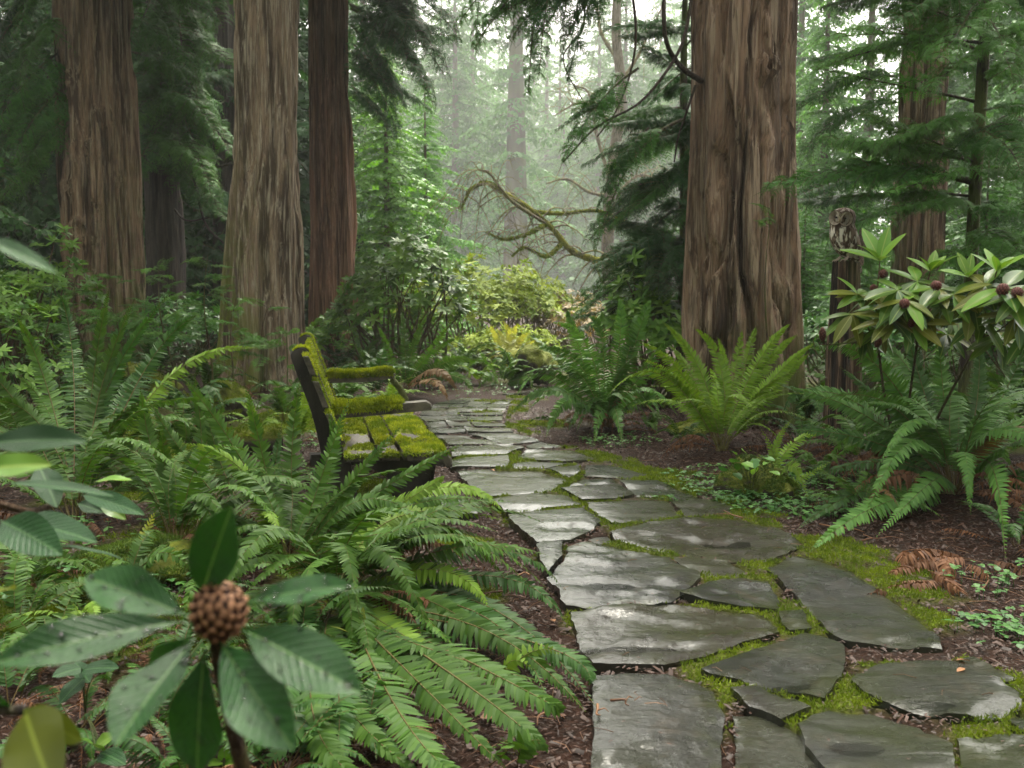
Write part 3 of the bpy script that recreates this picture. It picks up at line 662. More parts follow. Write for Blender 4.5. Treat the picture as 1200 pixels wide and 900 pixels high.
# ------------------------------------------------------------------ tree trunks
def trunk_mesh(axis, rad, seg, nz, rg, fx=7.0, fz=.5, depth=.022, warp=.5, flare=(.35, .6, 5), knots=(), moss=None, lean_warp=0):
    """axis(z)->(x,y), rad(z)->radius; fissured bark as real relief. returns MB in world space"""
    z0, z1 = axis[0][2]-.3, axis[-1][2]
    zs = z0+(z1-z0)*np.linspace(0, 1, nz)**1.25
    az = np.array([a[2] for a in axis]); cx = np.interp(zs, az, [a[0] for a in axis]); cy = np.interp(zs, az, [a[1] for a in axis])
    r0 = np.interp(zs, az, rad); th = np.linspace(0, 2*math.pi, seg, endpoint=False)
    Z, TH = np.meshgrid(zs, th, indexing='ij'); R0 = np.broadcast_to(r0[:, None], Z.shape); zb = axis[0][2]
    c, s = np.cos(TH), np.sin(TH); rr = R0.mean()
    sd = rg.uniform(0, 40); wx = warp*(fbm(c*2+sd, s*2, Z*.55)-.5); 
    x, y = rr*fx*c+wx*2.2+sd, rr*fx*s+wx*1.6
    n1 = vn(x, y, Z*fz+sd); n2 = vn(x*2.1+5, y*2.1, Z*fz*1.7+sd); n3 = fbm(x*.35, y*.35, Z*.4, 3)
    rid = 1-np.abs(2*n1-1); rid2 = 1-np.abs(2*n2-1)
    n5 = vn(x*4.5+9, y*4.5, Z*fz*3+sd); n6 = vn(x*8+2, y*8, Z*fz*5+sd); D = .022*(n5-.5)+.014*(n6-.5)+depth*(-1.0*sstep(.62, .86, rid)-.45*sstep(.66, .9, rid2)+.45*n2+.8*(n3-.5))
    if flare:
        e = np.exp(-np.clip(Z-zb, 0, 9)/flare[1]); lob = .55+.9*vn(c*flare[2]*.33+sd, s*flare[2]*.33, 1.0)
        D = D+flare[0]*R0*e*lob+R0*.05*(fbm(c*1.4+3+sd, s*1.4, Z*.3)-.5)
    for (tk, zk, sk, hk) in knots:
        dd = np.angle(np.exp(1j*(TH-tk)))*R0; q = np.sqrt((dd/sk)**2+((Z-zk)/(sk*.75))**2)
        D = D+hk*np.exp(-(q-1)**2*3.5)-hk*1.1*np.exp(-q**2*2.2)+hk*.5*np.exp(-q**2*.5)*(fbm(dd*40, Z*40, sd)-.5)*2
    r = R0+D; v = np.stack([cx[:, None]+r*c, cy[:, None]+r*s, Z], -1).reshape(-1, 3)
    i = np.arange(nz-1)[:, None]*seg; j = np.arange(seg)[None]; k = (j+1) % seg
    a = np.zeros(Z.shape)
    if moss: tm, hm, km = moss; a = km*np.clip(np.cos(TH-tm)*.75+.5, 0, 1)*np.exp(-np.clip(Z-zb, 0, 20)/hm)*1.3
    mb = MB(); mb.quads(v, np.stack([i+j, i+k, i+seg+k, i+seg+j], -1), a=np.clip(a, 0, 1).ravel()); return mb
def trunk_px(depth, pts, H):
    """pts: (px_left, px_right, py) rows; returns axis list and radii, extended up to height H and down to the ground"""
    ax, rd = [], []
    for l, r, y in pts:
        c = P((l+r)/2, y, depth); ax.append(c); rd.append((r-l)/2*depth/FPX)
    o = np.argsort([a[2] for a in ax]); ax = [ax[k] for k in o]; rd = [rd[k] for k in o]
    d = (ax[-1]-ax[0])/(ax[-1][2]-ax[0][2]); top = ax[-1]+d*(H-ax[-1][2])
    g = ax[0]+d*(0-ax[0][2])*.6; g[2] = float(gz(g[0], g[1])); g[1] = depth
    sl = (rd[-1]-rd[0])/(ax[-1][2]-ax[0][2]); rt = max(rd[-1]*.4, rd[-1]+sl*(H-ax[-1][2]))
    return [g]+ax+[top], [rd[0]*1.02]+rd+[rt]
rg = np.random.default_rng(31); PI = math.pi
TR = {}
def big_tree(key, dist, pts, H, label, mat, **k):
    ax, rd = trunk_px(dist, pts, H)
    t = thing('conifer_tree' if key != 'D' else 'cedar_tree', ax[0], label, 'tree')
    trunk_mesh(ax, rd, k.pop('seg', 170), k.pop('nz', 170), rg, **k).build('trunk', mat, t, smooth=False); TR[key] = (t, ax, rd); return t
F_ = -PI/2
big_tree('A', 15.5, [(67, 148, 0), (73, 157, 170), (78, 166, 340)], 13, 'tall reddish brown conifer trunk with dark knots, beside a dark shaded trunk', 'bark_red',
         fx=7.0, fz=.30, depth=.115, warp=.35, flare=(.12, .5, 5), moss=(0.2, 1.6, .6), seg=280,
         knots=[(F_-.35, 4.75, .11, .05), (F_+.55, 4.15, .12, .045), (F_+.05, 3.6, .16, .05), (F_-.5, 3.05, .12, .045), (F_+.3, 2.75, .10, .04), (F_, 2.35, .2, .06), (F_+.9, 3.2, .08, .04), (F_+.2, 1.5, .2, .04)])
big_tree('B', 12.9, [(281, 350, 0), (279, 350, 130), (272, 350, 230), (264, 350, 330)], 12, 'thick greyish conifer trunk with green moss down one side and a flared root', 'bark_grey',
         fx=7.0, fz=.32, depth=.095, warp=.4, flare=(.28, .45, 5), moss=(PI, 1.1, 1.2), seg=260,
         knots=[(F_+.6, 2.85, .05, .03), (F_-.4, 2.9, .05, .03), (F_+.75, 2.0, .05, .025), (F_+.6, 3.9, .05, .03), (F_+.5, 1.1, .07, .03)])
big_tree('C', 17.5, [(363, 408, 0), (364, 413, 170), (363, 420, 350)], 14, 'slim deep red conifer trunk with even bark beside the bench', 'bark_deep',
         fx=11, fz=.3, depth=.07, warp=.25, flare=(.2, .4, 5), seg=220, moss=(0, .5, .3),
         knots=[(F_+.1, 5.2, .07, .025), (F_-.3, 4.4, .06, .025), (F_+.5, 3.8, .06, .02), (F_+.2, 3.2, .07, .025), (F_-.2, 2.6, .06, .02), (F_+.4, 2.0, .06, .02)])
big_tree('D', 9.6, [(822, 924, 0), (818, 923, 90), (811, 925, 230), (805, 928, 330), (802, 931, 380)], 11, 'massive cedar trunk with stringy braided bark behind bright green ferns', 'bark_cedar',
         fx=5.4, fz=.30, depth=.16, warp=1.2, flare=(.16, .38, 7), moss=(-.4, .55, .9), seg=240, nz=230,
         knots=[(F_+.30, 3.47, .085, .05), (F_+.28, 2.72, .05, .025), (F_-.35, 2.9, .07, .02)])
big_tree('E', 15.0, [(1062, 1116, 0), (1058, 1113, 110), (1048, 1106, 220), (1042, 1102, 300)], 13, 'brown conifer trunk partly hidden by green sprays behind the owl', 'bark_red',
         fx=7.5, fz=.35, depth=.10, warp=.4, flare=(.25, .5, 5), moss=(PI, 1.5, .7), knots=[(F_, 4, .09, .03)])
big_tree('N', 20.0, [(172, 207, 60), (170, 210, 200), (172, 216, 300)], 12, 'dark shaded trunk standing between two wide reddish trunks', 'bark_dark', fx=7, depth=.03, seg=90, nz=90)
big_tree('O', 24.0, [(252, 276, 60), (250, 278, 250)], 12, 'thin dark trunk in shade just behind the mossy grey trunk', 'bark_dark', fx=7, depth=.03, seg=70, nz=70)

# ------------------------------------------------------------------ conifer boughs: shared meshes
def bough_mesh(seed, tpl='cedar', nl=30, npin=13, droop=.32, hang=.45, wl=.5, mats=('cedar_dark', 'twig'), name='bough', lift=.12):
    rg = np.random.default_rng(seed); mb = MB(); ph = rg.uniform(0, 6)
    def ax(t): t = np.asarray(t, float); return np.stack([t, .05*np.sin(t*4+ph)*t, lift*t-droop*t**2+.10*t**3], -1)
    q = ax(np.linspace(0, 1, 14)); tube(mb, q, .011*(1.1-np.linspace(0, 1, 14)), 4, 1)
    for j in range(nl):
        t = .10+.88*((j+rg.uniform(0, .7))/nl)**.9; s = 1 if j % 2 else -1
        l = wl*(1-.80*t)*rg.uniform(.7, 1.15)*(min(1, .45+2.2*t)); b = ax(t)
        an = R(rg.uniform(38, 66)); d = np.array([math.cos(an), s*math.sin(an), rg.uniform(-.15, .1)])
        mid = b+d*l*.5+[0, 0, .03*l]; tip = b+d*l*.92-np.array([0, 0, l*hang*rg.uniform(.5, 1.4)])
        frond(mb, b, mid, tip, l*.44, npin, rg, tpl, .08, droop=.35, fwd=(34, 60), prof='tri', roll=rg.normal(0, .35), rach=.0032, twist=.35, wid=None if tpl != 'simple' else l*.085, mr=1)
        # a smaller twig carried by the lateral
        if l > .2:
            b2 = mid; d2 = nrm(d+np.array([.5, -s*.6, 0])); l2 = l*.55
            frond(mb, b2, b2+d2*l2*.5, b2+d2*l2*.95-np.array([0, 0, l2*hang*rg.uniform(.6, 1.4)]), l2*.42, max(6, npin-3), rg, tpl, .05, droop=.35, fwd=(34, 60), prof='tri', roll=rg.normal(0, .4), rach=0, twist=.35, wid=None if tpl != 'simple' else l*.08)
    e = ax(1.0); frond(mb, ax(.86), ax(.94), e+[.05, 0, -.06], .07, 9, rg, tpl, .02, prof='tri', rach=.003, mr=1, wid=None if tpl != 'simple' else .02)
    return mb.mesh(name, list(mats))
BO = [bough_mesh(100+k, droop=[.25, .42, .15, .55, .32][k], hang=[.4, .6, .35, .8, .5][k]) for k in range(5)]
BOS = [bough_mesh(200+k, nl=14, npin=10, droop=.2+.1*k, hang=.3, wl=.5) for k in range(3)]       # short twigs for saplings
HANG = [bough_mesh(300+k, nl=22, npin=14, droop=.35+.2*k, hang=.75, wl=.42) for k in range(3)]
def bough_between(parent, a, b, me, mat, rg, roll=None, sx=1.0, name='bough'):
    a, b = np.asarray(a, float), np.asarray(b, float); x = b-a; L = np.linalg.norm(x)
    # the bough meshes end at about (1,0,-.2): aim the chord at the target
    hx = Vector((x[0], x[1], 0)); az = math.atan2(x[1], x[0]); el = math.atan2(x[2], hx.length)
    rl = rg.normal(0, .2) if roll is None else roll
    Mx = Matrix.Translation(Vector(a)) @ Matrix.Rotation(az, 4, 'Z') @ Matrix.Rotation(-el-R(9), 4, 'Y') @ Matrix.Rotation(rl, 4, 'X') @ Matrix.Diagonal((L, L*sx, L*sx, 1))
    return inst(name, me, parent, Mx, mat)
rg = np.random.default_rng(41)
def crown_boughs(key, rows, mats, rg, L=(1.4, 2.6), meshes=BO, el=(-25, 10)):
    """rows: (z0,z1,count,az0,az1)"""
    t, ax, rd = TR[key]; az_ = [a[2] for a in ax]
    for z0, z1, n, a0, a1 in rows:
        for _ in range(n):
            z = rg.uniform(z0, z1); c = np.array([np.interp(z, az_, [a[0] for a in ax]), np.interp(z, az_, [a[1] for a in ax]), z]); th = R(rg.uniform(a0, a1))
            r = np.interp(z, az_, rd)*.9; d = np.array([math.cos(th), math.sin(th), 0]); l = rg.uniform(*L); e = R(rg.uniform(*el))
            bough_between(t, c+d*r, c+d*(r+l*math.cos(e))+[0, 0, l*math.sin(e)], meshes[rg.integers(len(meshes))], mats[rg.integers(len(mats))], rg)
def px_boughs(key, lst, mats, rg, meshes=BO):
    t = TR[key][0] if isinstance(key, str) else key
    for (x0, y0, d0, x1, y1, d1) in lst:
        bough_between(t, P(x0, y0, d0), P(x1, y1, d1), meshes[rg.integers(len(meshes))], mats[rg.integers(len(mats))], rg)
# C: dark curtain on its right; B and A: some boughs behind and left
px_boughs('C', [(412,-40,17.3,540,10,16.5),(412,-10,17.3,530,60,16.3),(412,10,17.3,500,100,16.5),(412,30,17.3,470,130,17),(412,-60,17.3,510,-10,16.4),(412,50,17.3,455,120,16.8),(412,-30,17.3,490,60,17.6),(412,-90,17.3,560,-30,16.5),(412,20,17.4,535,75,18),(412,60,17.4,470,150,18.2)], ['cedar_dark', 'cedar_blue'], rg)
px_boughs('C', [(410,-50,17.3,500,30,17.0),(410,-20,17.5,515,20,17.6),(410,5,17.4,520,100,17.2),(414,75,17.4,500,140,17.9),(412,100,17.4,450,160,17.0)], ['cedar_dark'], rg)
px_boughs('A', [(150,-30,15.6,250,30,15.2),(150,20,15.8,230,80,15.6),(150,-60,15.8,280,10,16.5),(70,-20,15.8,-30,60,15),(70,30,15.8,0,120,15.2),(72,80,15.8,-20,170,15.5),(150,60,16,260,110,16.6),(72,-50,15.8,10,40,14.8),(74,130,15.8,20,230,15.2),(74,110,16,-30,200,16.4)], ['cedar_dark', 'cedar_green'], rg)
px_boughs('N', [(190,60,20,150,110,19.3),(190,60,20,250,120,19.2),(190,90,20,265,190,19),(195,40,20,170,120,19),(190,30,20,230,150,19.4),(195,-20,20,260,50,19),(190,-20,20,130,60,19.5),(195,100,20,230,200,19),(190,120,20,140,220,19.3),(195,150,20,262,230,19.3),(195,180,20,255,270,19.4),(190,0,20,200,100,18.8),(185,20,20,230,90,18.9),(190,190,20,250,200,19)], ['cedar_green', 'cedar_blue', 'cedar_green'], rg)
crown_boughs('A', [(7.0, 12.5, 22, 0, 360)], ['cedar_dark', 'cedar_green'], rg, (2.4, 4.2))  # large boughs above the frame on these left trees, added to block skylight
crown_boughs('B', [(7.0, 11.5, 14, 30, 330)], ['cedar_dark', 'cedar_green'], rg, (2.2, 3.8))
crown_boughs('C', [(8.5, 13.5, 16, 90, 270)], ['cedar_dark', 'cedar_green'], rg, (2.2, 3.6))
crown_boughs('E', [(7.0, 12.5, 14, 0, 360)], ['cedar_green'], rg, (2.2, 3.8))
crown_boughs('D', [(5.5, 10.5, 12, -60, 120)], ['cedar_green'], rg, (1.8, 3.2))
px_boughs('N', [(190,70,19.6,135,150,18.2),(195,40,19.6,265,95,18),(195,110,19.6,255,150,18),(190,100,19.6,140,190,18.2),(195,10,19.6,240,70,17.6),(190,140,19.6,160,240,18.3),(195,160,19.6,250,215,18),(188,20,19.6,155,90,17.8),(195,-30,19.6,255,20,17.8),(190,-30,19.6,160,40,17.6)], ['cedar_light', 'cedar_green'], rg)
px_boughs('A', [(72,20,15.4,10,90,14.4),(72,60,15.4,-10,150,14.2),(74,140,15.4,15,210,14.4),(74,170,15.4,-10,260,14.5),(74,100,15.4,30,170,14.2)], ['cedar_light', 'cedar_green'], rg)
crown_boughs('O', [(1.2, 7.5, 22, 150, 390)], ['cedar_dark', 'cedar_blue'], rg, (1.6, 2.8))
# D: sprays hanging over the opening and the cedar curtain on its left side
px_boughs('D', [(770,-60,8.6,560,45,8.4),(800,-90,8.8,640,20,8.2),(720,-80,8.4,600,60,8.2),(640,-90,8.2,540,40,8.3),(640,-80,8.3,655,75,8.0),(700,-100,8.5,585,20,8.7),(690,-70,8.2,640,60,8.4),(760,-90,8.5,610,30,8.6),(680,-90,8.4,560,70,8.2),(730,-60,8.3,665,100,8.1),(650,-60,8.0,600,100,8.3),(600,-100,8.4,530,20,8.2)], ['cedar_dark', 'cedar_green'], rg, HANG)
px_boughs('D', [(748,80,8.6,660,190,8.3),(800,140,8.9,665,240,8.6),(735,120,8.5,650,140,8.5),(760,150,8.7,700,250,8.6),(700,150,8.5,655,160,8.4)], ['cedar_dark', 'cedar_green'], rg, HANG)
def limb(parent, pts, r0, r1, mat='twig', name='branch', seg=6, n=22, moss=0):
    q = spline([P(*p) for p in pts], n); mb = MB(); tube(mb, q, np.linspace(r0, r1, n), seg, a=moss); return mb.build(name, mat, parent)
D_ = TR['D'][0]
limb(D_, [(822,95,9.3),(800,80,9.0),(783,55,8.8),(778,20,8.7),(780,-60,8.7)], .028, .018)
limb(D_, [(815,-40,9.0),(805,30,8.9),(790,70,8.8),(750,120,8.7),(700,148,8.6),(660,190,8.4)], .020, .007)
limb(D_, [(735,-50,8.7),(745,30,8.6),(740,80,8.6),(722,130,8.5),(700,160,8.5)], .014, .005)
limb(D_, [(815,100,9.2),(805,130,9.2),(795,160,9.3),(790,190,9.4)], .013, .007)
limb(D_, [(680,-40,8.5),(684,30,8.5),(660,70,8.5),(690,130,8.6)], .010, .004)
# branch pieces in the dark gap left
N_ = TR['N'][0]
limb(N_, [(205,170,19.9),(225,190,19.5),(255,195,19.2),(275,190,19)], .05, .02, 'bark_dark')
limb(N_, [(205,160,19.9),(225,200,19.5),(240,260,19.4),(262,285,19.3)], .045, .015, 'bark_dark')
limb(N_, [(200,240,19.9),(218,258,19.6),(245,255,19.4)], .03, .012, 'bark_dark')

# young cedar between the opening and the big cedar
def small_conifer(name, label, base, H, r, mats, rg, rows, L, meshes=BO, el=(-25, 15), lean=(0, 0), bark_='bark_dark', group=None, stem_seg=8):
    base = np.asarray(base, float); t = thing(name, base, label, 'tree', group); top = base+np.array([lean[0], lean[1], H])
    mb = MB(); n = 14; s = np.linspace(0, 1, n)[:, None]; q = base*(1-s)+top*s+np.column_stack([.03*np.sin(s[:, 0]*7), .02*np.cos(s[:, 0]*5), 0*s[:, 0]]); q[0, 2] -= .15
    tube(mb, q, r*(1.05-.85*s[:, 0]), stem_seg); mb.build('trunk', bark_, t)
    for z0, z1, k, a0, a1 in rows:
        for i in range(k):
            z = rg.uniform(z0, z1); c = base+(top-base)*(z/H); th = R(rg.uniform(a0, a1)); f = L[0]+(L[1]-L[0])*(1-z/H); l = f*rg.uniform(.75, 1.15); e = R(rg.uniform(*el))
            d = np.array([math.cos(th)*math.cos(e), math.sin(th)*math.cos(e), math.sin(e)])
            bough_between(t, c, c+d*l, meshes[rg.integers(len(meshes))], mats[rg.integers(len(mats))], rg)
    return t
q = P(800, 320, 12.0); small_conifer('young_cedar', 'young cedar with drooping blue green sprays beside the massive trunk', on_ground(q[0], 12.0), 6.4, .09, ['cedar_blue', 'cedar_dark', 'cedar_green'], rg, [(1.0, 3.2, 26, 120, 290), (3.0, 5.6, 18, 110, 300), (1, 5, 10, -40, 120)], (.7, 1.75), el=(-30, 5))
# sapling stem on the right with light sprays
q0, q1 = P(1133, 430, 6.6), P(1157, 0, 6.6)
q0g = on_ground(q0[0]-.05, 6.6); SAP = thing('cedar_sapling', q0g, 'slender dark stemmed cedar sapling with feathery sprays beside the cone bearing shrub', 'tree')
mb = MB(); tube(mb, spline([q0g-[0, 0, .1], q0, P(1141, 250, 6.6), q1, P(1168, -160, 6.6)], 30), np.linspace(.052, .034, 30), 9); mb.build('trunk', 'bark_dark', SAP)
SB = [(1150,40,6.6,1010,15,6.3),(1148,60,6.6,985,40,6.3),(1150,70,6.6,1085,120,5.9),(1150,100,6.6,1230,60,6.2),(1152,60,6.6,1240,20,6.0),(1148,130,6.6,1230,140,6.1),(1146,140,6.6,1040,190,6.1),(1144,190,6.6,960,205,6.4),(1142,190,6.6,1000,160,6.6),(1140,215,6.6,905,210,6.6),(1142,210,6.6,1040,240,6.1),(1142,200,6.6,1230,215,6.2),(1138,240,6.6,1040,265,6.2),(1138,250,6.6,1230,260,6.0),(1136,270,6.6,1215,310,6.0),(1150,-20,6.6,1050,20,6.0),(1155,-40,6.6,1000,-20,6.2),(1155,-30,6.6,1240,-10,6.0),(1150,0,6.6,1100,90,5.9),(1136,290,6.6,1080,330,6.3),(1142,150,6.6,1190,200,5.8),(1150,20,6.6,1200,90,5.9),(1138,230,6.6,985,250,6.7),(1146,120,6.6,960,115,6.9),(1150,50,6.6,955,75,7)]
px_boughs(SAP, SB, ['cedar_light', 'cedar_light', 'cedar_green', 'seedling'], rg, BOS+BO[:3])
px_boughs('E', [(1050,200,14.8,930,240,14),(1050,120,14.8,940,160,14),(1055,60,14.8,950,90,14.2),(1050,250,14.8,935,300,14),(1055,0,14.8,960,20,14),(1100,150,14.8,1220,200,14),(1100,80,14.8,1230,110,14),(1100,230,14.8,1220,280,14),(1050,280,14.8,960,330,14),(1100,0,14.8,1230,30,14),(1052,90,14.8,930,110,14.4),(1048,230,14.8,925,265,14.6)], ['cedar_green', 'cedar_dark', 'cedar_light'], rg)

# ------------------------------------------------------------------ background conifers with shared crowns
def crown_mesh(seed, H=1.0, n=80, base=.05, wid=.20, mats=('cedar_green', 'twig'), tpl='simple', npin=7, nl=12):
    rg = np.random.default_rng(seed); mb = MB()
    src = []
    for k in range(4):
        m2 = MB(); r2 = np.random.default_rng(seed*7+k); 
        for j in range(nl):
            t = .12+.86*j/nl; s = 1 if j % 2 else -1; l = .46*(1-.8*t)*r2.uniform(.7, 1.2); b = np.array([t, 0, .1*t-.4*t*t]); an = R(r2.uniform(40, 65))
            d = np.array([math.cos(an), s*math.sin(an), -.1]); frond(m2, b, b+d*l*.5, b+d*l*.9-[0, 0, l*.5*r2.uniform(.4, 1.5)], l*.42, npin, r2, tpl, .05, droop=.4, fwd=(35, 60), prof='tri', rach=0, twist=.4, wid=l*.17)
        tube(m2, np.array([[t_, 0, .1*t_-.4*t_*t_] for t_ in np.linspace(0, 1, 6)]), np.linspace(.012, .003, 6), 3, 1)
        src.append((np.concatenate(m2.V), np.concatenate(m2.F), np.concatenate(m2.A), np.concatenate(m2.M)))
    for i in range(n):
        z = base+(.98-base)*((i+rg.uniform(0, 1))/n)**.9; th = i*2.4+rg.uniform(-.5, .5); l = wid*(1-z)**.75*rg.uniform(.65, 1.15)+.012
        v, f, a, m = src[rg.integers(4)]; e = R(rg.uniform(-22, 12)); c, s = math.cos(th), math.sin(th); ce, se = math.cos(e), math.sin(e)
        x, y, zz_ = v[:, 0]*l, v[:, 1]*l, v[:, 2]*l; x, zz_ = x*ce-zz_*se, x*se+zz_*ce
        vv = np.column_stack([x*c-y*s, x*s+y*c, zz_+z])*H
        for mi in (0, 1): 
            ff = f[m == mi]; 
            if mi == 0: mb.add(vv, ff, np.clip(a+rg.normal(0, .12), 0, 1), 1.0, 0)
            else: 
                us = np.unique(ff); rm = np.zeros(len(v), int); rm[us] = np.arange(len(us)); mb.add(vv[us], rm[ff], .5, 1.0, 1)
    return mb.mesh('crown', list(mats))
CROWN = [crown_mesh(61, n=150, wid=.22), crown_mesh(62, n=150, wid=.26, base=.02), crown_mesh(63, n=90, wid=.17, base=.14)]
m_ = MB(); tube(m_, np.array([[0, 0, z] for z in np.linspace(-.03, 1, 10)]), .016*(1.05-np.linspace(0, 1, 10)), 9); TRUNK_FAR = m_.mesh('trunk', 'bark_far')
def far_conifer(px, depth, H, var, mat, label, rg, group=None, wid=1.0, tr=1.0, fbark='bark_far'):
    x = (px-600)/FPX*depth; b = on_ground(x, depth); t = thing('conifer_tree', b, label, 'tree', group)
    a = rg.uniform(0, 6.28); Mx = Matrix.Translation(Vector(b)) @ Matrix.Rotation(a, 4, 'Z') @ Matrix.Diagonal((H*wid, H*wid, H, 1)); inst('crown', CROWN[var], t, Mx, mat)
    Mt = Matrix.Translation(Vector(b)) @ Matrix.Diagonal((H*tr, H*tr, H, 1)); inst('trunk', TRUNK_FAR, t, Mt, fbark); return t
rg = np.random.default_rng(51)
LD = 'dense dark green conifer filling the shade behind the reddish trunks'
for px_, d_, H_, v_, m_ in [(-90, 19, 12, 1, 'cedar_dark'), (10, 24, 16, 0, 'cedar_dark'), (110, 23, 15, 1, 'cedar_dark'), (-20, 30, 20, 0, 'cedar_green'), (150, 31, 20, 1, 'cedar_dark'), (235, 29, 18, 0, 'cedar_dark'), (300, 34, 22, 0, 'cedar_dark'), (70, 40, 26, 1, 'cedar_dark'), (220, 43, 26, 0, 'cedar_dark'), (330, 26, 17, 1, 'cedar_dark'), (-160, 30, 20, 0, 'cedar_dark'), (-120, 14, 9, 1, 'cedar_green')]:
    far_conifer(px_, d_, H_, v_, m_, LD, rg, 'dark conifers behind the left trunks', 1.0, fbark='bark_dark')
for px_, d_, H_, v_, m_, lb in [(455, 24, 8.0, 1, 'seedling', 'bushy light green young conifer with soft upturned tips beside the slim red trunk'),
                                (500, 31, 8.5, 1, 'cedar_light', 'broad pale green conifer behind the tall rhododendron thicket'),
                                (395, 33, 15, 0, 'cedar_green', 'mid green conifer showing between the slim red trunk and the pale young conifer')]:
    far_conifer(px_, d_, H_, v_, m_, lb, rg, None, 1.25)
LF = 'tall misty grey green conifer fading into the fog beyond the opening'
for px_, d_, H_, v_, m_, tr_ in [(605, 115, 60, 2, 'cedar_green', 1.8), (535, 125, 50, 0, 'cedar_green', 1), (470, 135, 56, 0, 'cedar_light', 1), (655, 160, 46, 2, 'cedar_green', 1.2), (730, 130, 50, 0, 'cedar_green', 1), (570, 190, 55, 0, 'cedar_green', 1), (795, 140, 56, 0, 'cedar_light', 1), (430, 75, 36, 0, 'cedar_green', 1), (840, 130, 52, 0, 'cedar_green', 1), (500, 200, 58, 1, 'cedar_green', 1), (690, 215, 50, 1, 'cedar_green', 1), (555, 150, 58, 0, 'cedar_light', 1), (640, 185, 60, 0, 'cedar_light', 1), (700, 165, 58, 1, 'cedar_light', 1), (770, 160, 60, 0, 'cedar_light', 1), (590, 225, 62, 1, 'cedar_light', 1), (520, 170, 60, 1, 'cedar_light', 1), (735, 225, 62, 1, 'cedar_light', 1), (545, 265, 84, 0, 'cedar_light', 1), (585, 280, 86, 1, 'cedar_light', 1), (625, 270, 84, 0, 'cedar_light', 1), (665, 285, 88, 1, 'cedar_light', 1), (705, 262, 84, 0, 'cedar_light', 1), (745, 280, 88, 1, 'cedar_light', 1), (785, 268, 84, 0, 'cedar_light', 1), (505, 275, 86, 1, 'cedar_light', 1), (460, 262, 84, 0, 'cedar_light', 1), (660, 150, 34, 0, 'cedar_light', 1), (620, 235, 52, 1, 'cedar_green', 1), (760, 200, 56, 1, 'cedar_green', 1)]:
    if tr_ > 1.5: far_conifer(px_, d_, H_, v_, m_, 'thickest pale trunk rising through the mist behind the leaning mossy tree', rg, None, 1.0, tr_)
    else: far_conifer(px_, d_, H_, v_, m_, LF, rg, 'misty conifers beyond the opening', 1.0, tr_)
LR = 'green conifer in pale mist behind the owl and the right hand trunks'
for px_, d_, H_, v_, m_ in [(960, 34, 15, 0, 'cedar_light'), (1010, 46, 24, 2, 'cedar_green'), (1090, 38, 20, 0, 'cedar_green'), (1180, 30, 18, 1, 'cedar_green'), (1260, 24, 16, 1, 'cedar_green'), (930, 60, 30, 0, 'cedar_green'), (1130, 56, 30, 0, 'cedar_green'), (1240, 44, 26, 0, 'cedar_green'), (880, 50, 26, 0, 'cedar_green'), (1330, 32, 20, 1, 'cedar_green')]:
    far_conifer(px_, d_, H_, v_, m_, LR, rg, 'conifers behind the right trunks', 1.0)
for px_, d_, H_, v_, m_, lb in [(940, 17, 3.0, 1, 'cedar_green', 'low bushy young conifer behind the massive cedar'), (1000, 20, 4.2, 1, 'cedar_light', 'low pale young conifer just behind the owl'), (1150, 15, 3.6, 1, 'cedar_green', 'low bushy young conifer behind the dark sapling'), (1215, 12, 3.2, 1, 'cedar_green', 'low green young conifer beside the cone bearing shrub')]:
    far_conifer(px_, d_, H_, v_, m_, lb, rg, None, 1.7)

LB = 'unseen tall conifer added around the near end of the path to block rear light'
for x_, y_, H_, v_ in [(-6.5, -5, 17, 1), (5.5, -6.5, 18, 0), (-1, -10, 20, 1), (11, -2, 17, 0), (-11.5, 1, 18, 1), (12.5, 6, 18, 0), (-13, 8, 18, 1)]:  # trees out of view, added to block flat light from behind the camera
    t = far_conifer(600, 40, H_, v_, 'cedar_green', LB, rg, 'unseen conifers added to block rear light', 1.0); b_ = on_ground(x_, y_); t.location = b_
# unseen upper crowns on the near trees, added to block sky light above the view
for key, z0_, h_, v_, wd_ in (('A', 7.5, 17, 1, 1.15), ('B', 7.0, 16, 0, 1.2), ('C', 9.5, 16, 1, .95), ('D', 8.0, 15, 0, 1.1), ('E', 7.5, 16, 1, 1.15)):
    t, ax_, rd_ = TR[key]; tp_ = ax_[-1]; H0 = tp_[2]; c_ = Vector((float(np.interp(z0_, [a[2] for a in ax_], [a[0] for a in ax_])), float(tp_[1]), z0_))
    inst('crown', CROWN[v_], t, Matrix.Translation(c_) @ Matrix.Rotation(rg.uniform(0, 6.28), 4, 'Z') @ Matrix.Diagonal((h_*wd_, h_*wd_, h_, 1)), 'cedar_green')
    inst('upper_trunk', TRUNK_FAR, t, Matrix.Translation(Vector((float(tp_[0]), float(tp_[1]), H0-.5))) @ Matrix.Diagonal((h_*1.2, h_*1.2, z0_+h_-H0, 1)), 'bark_red')
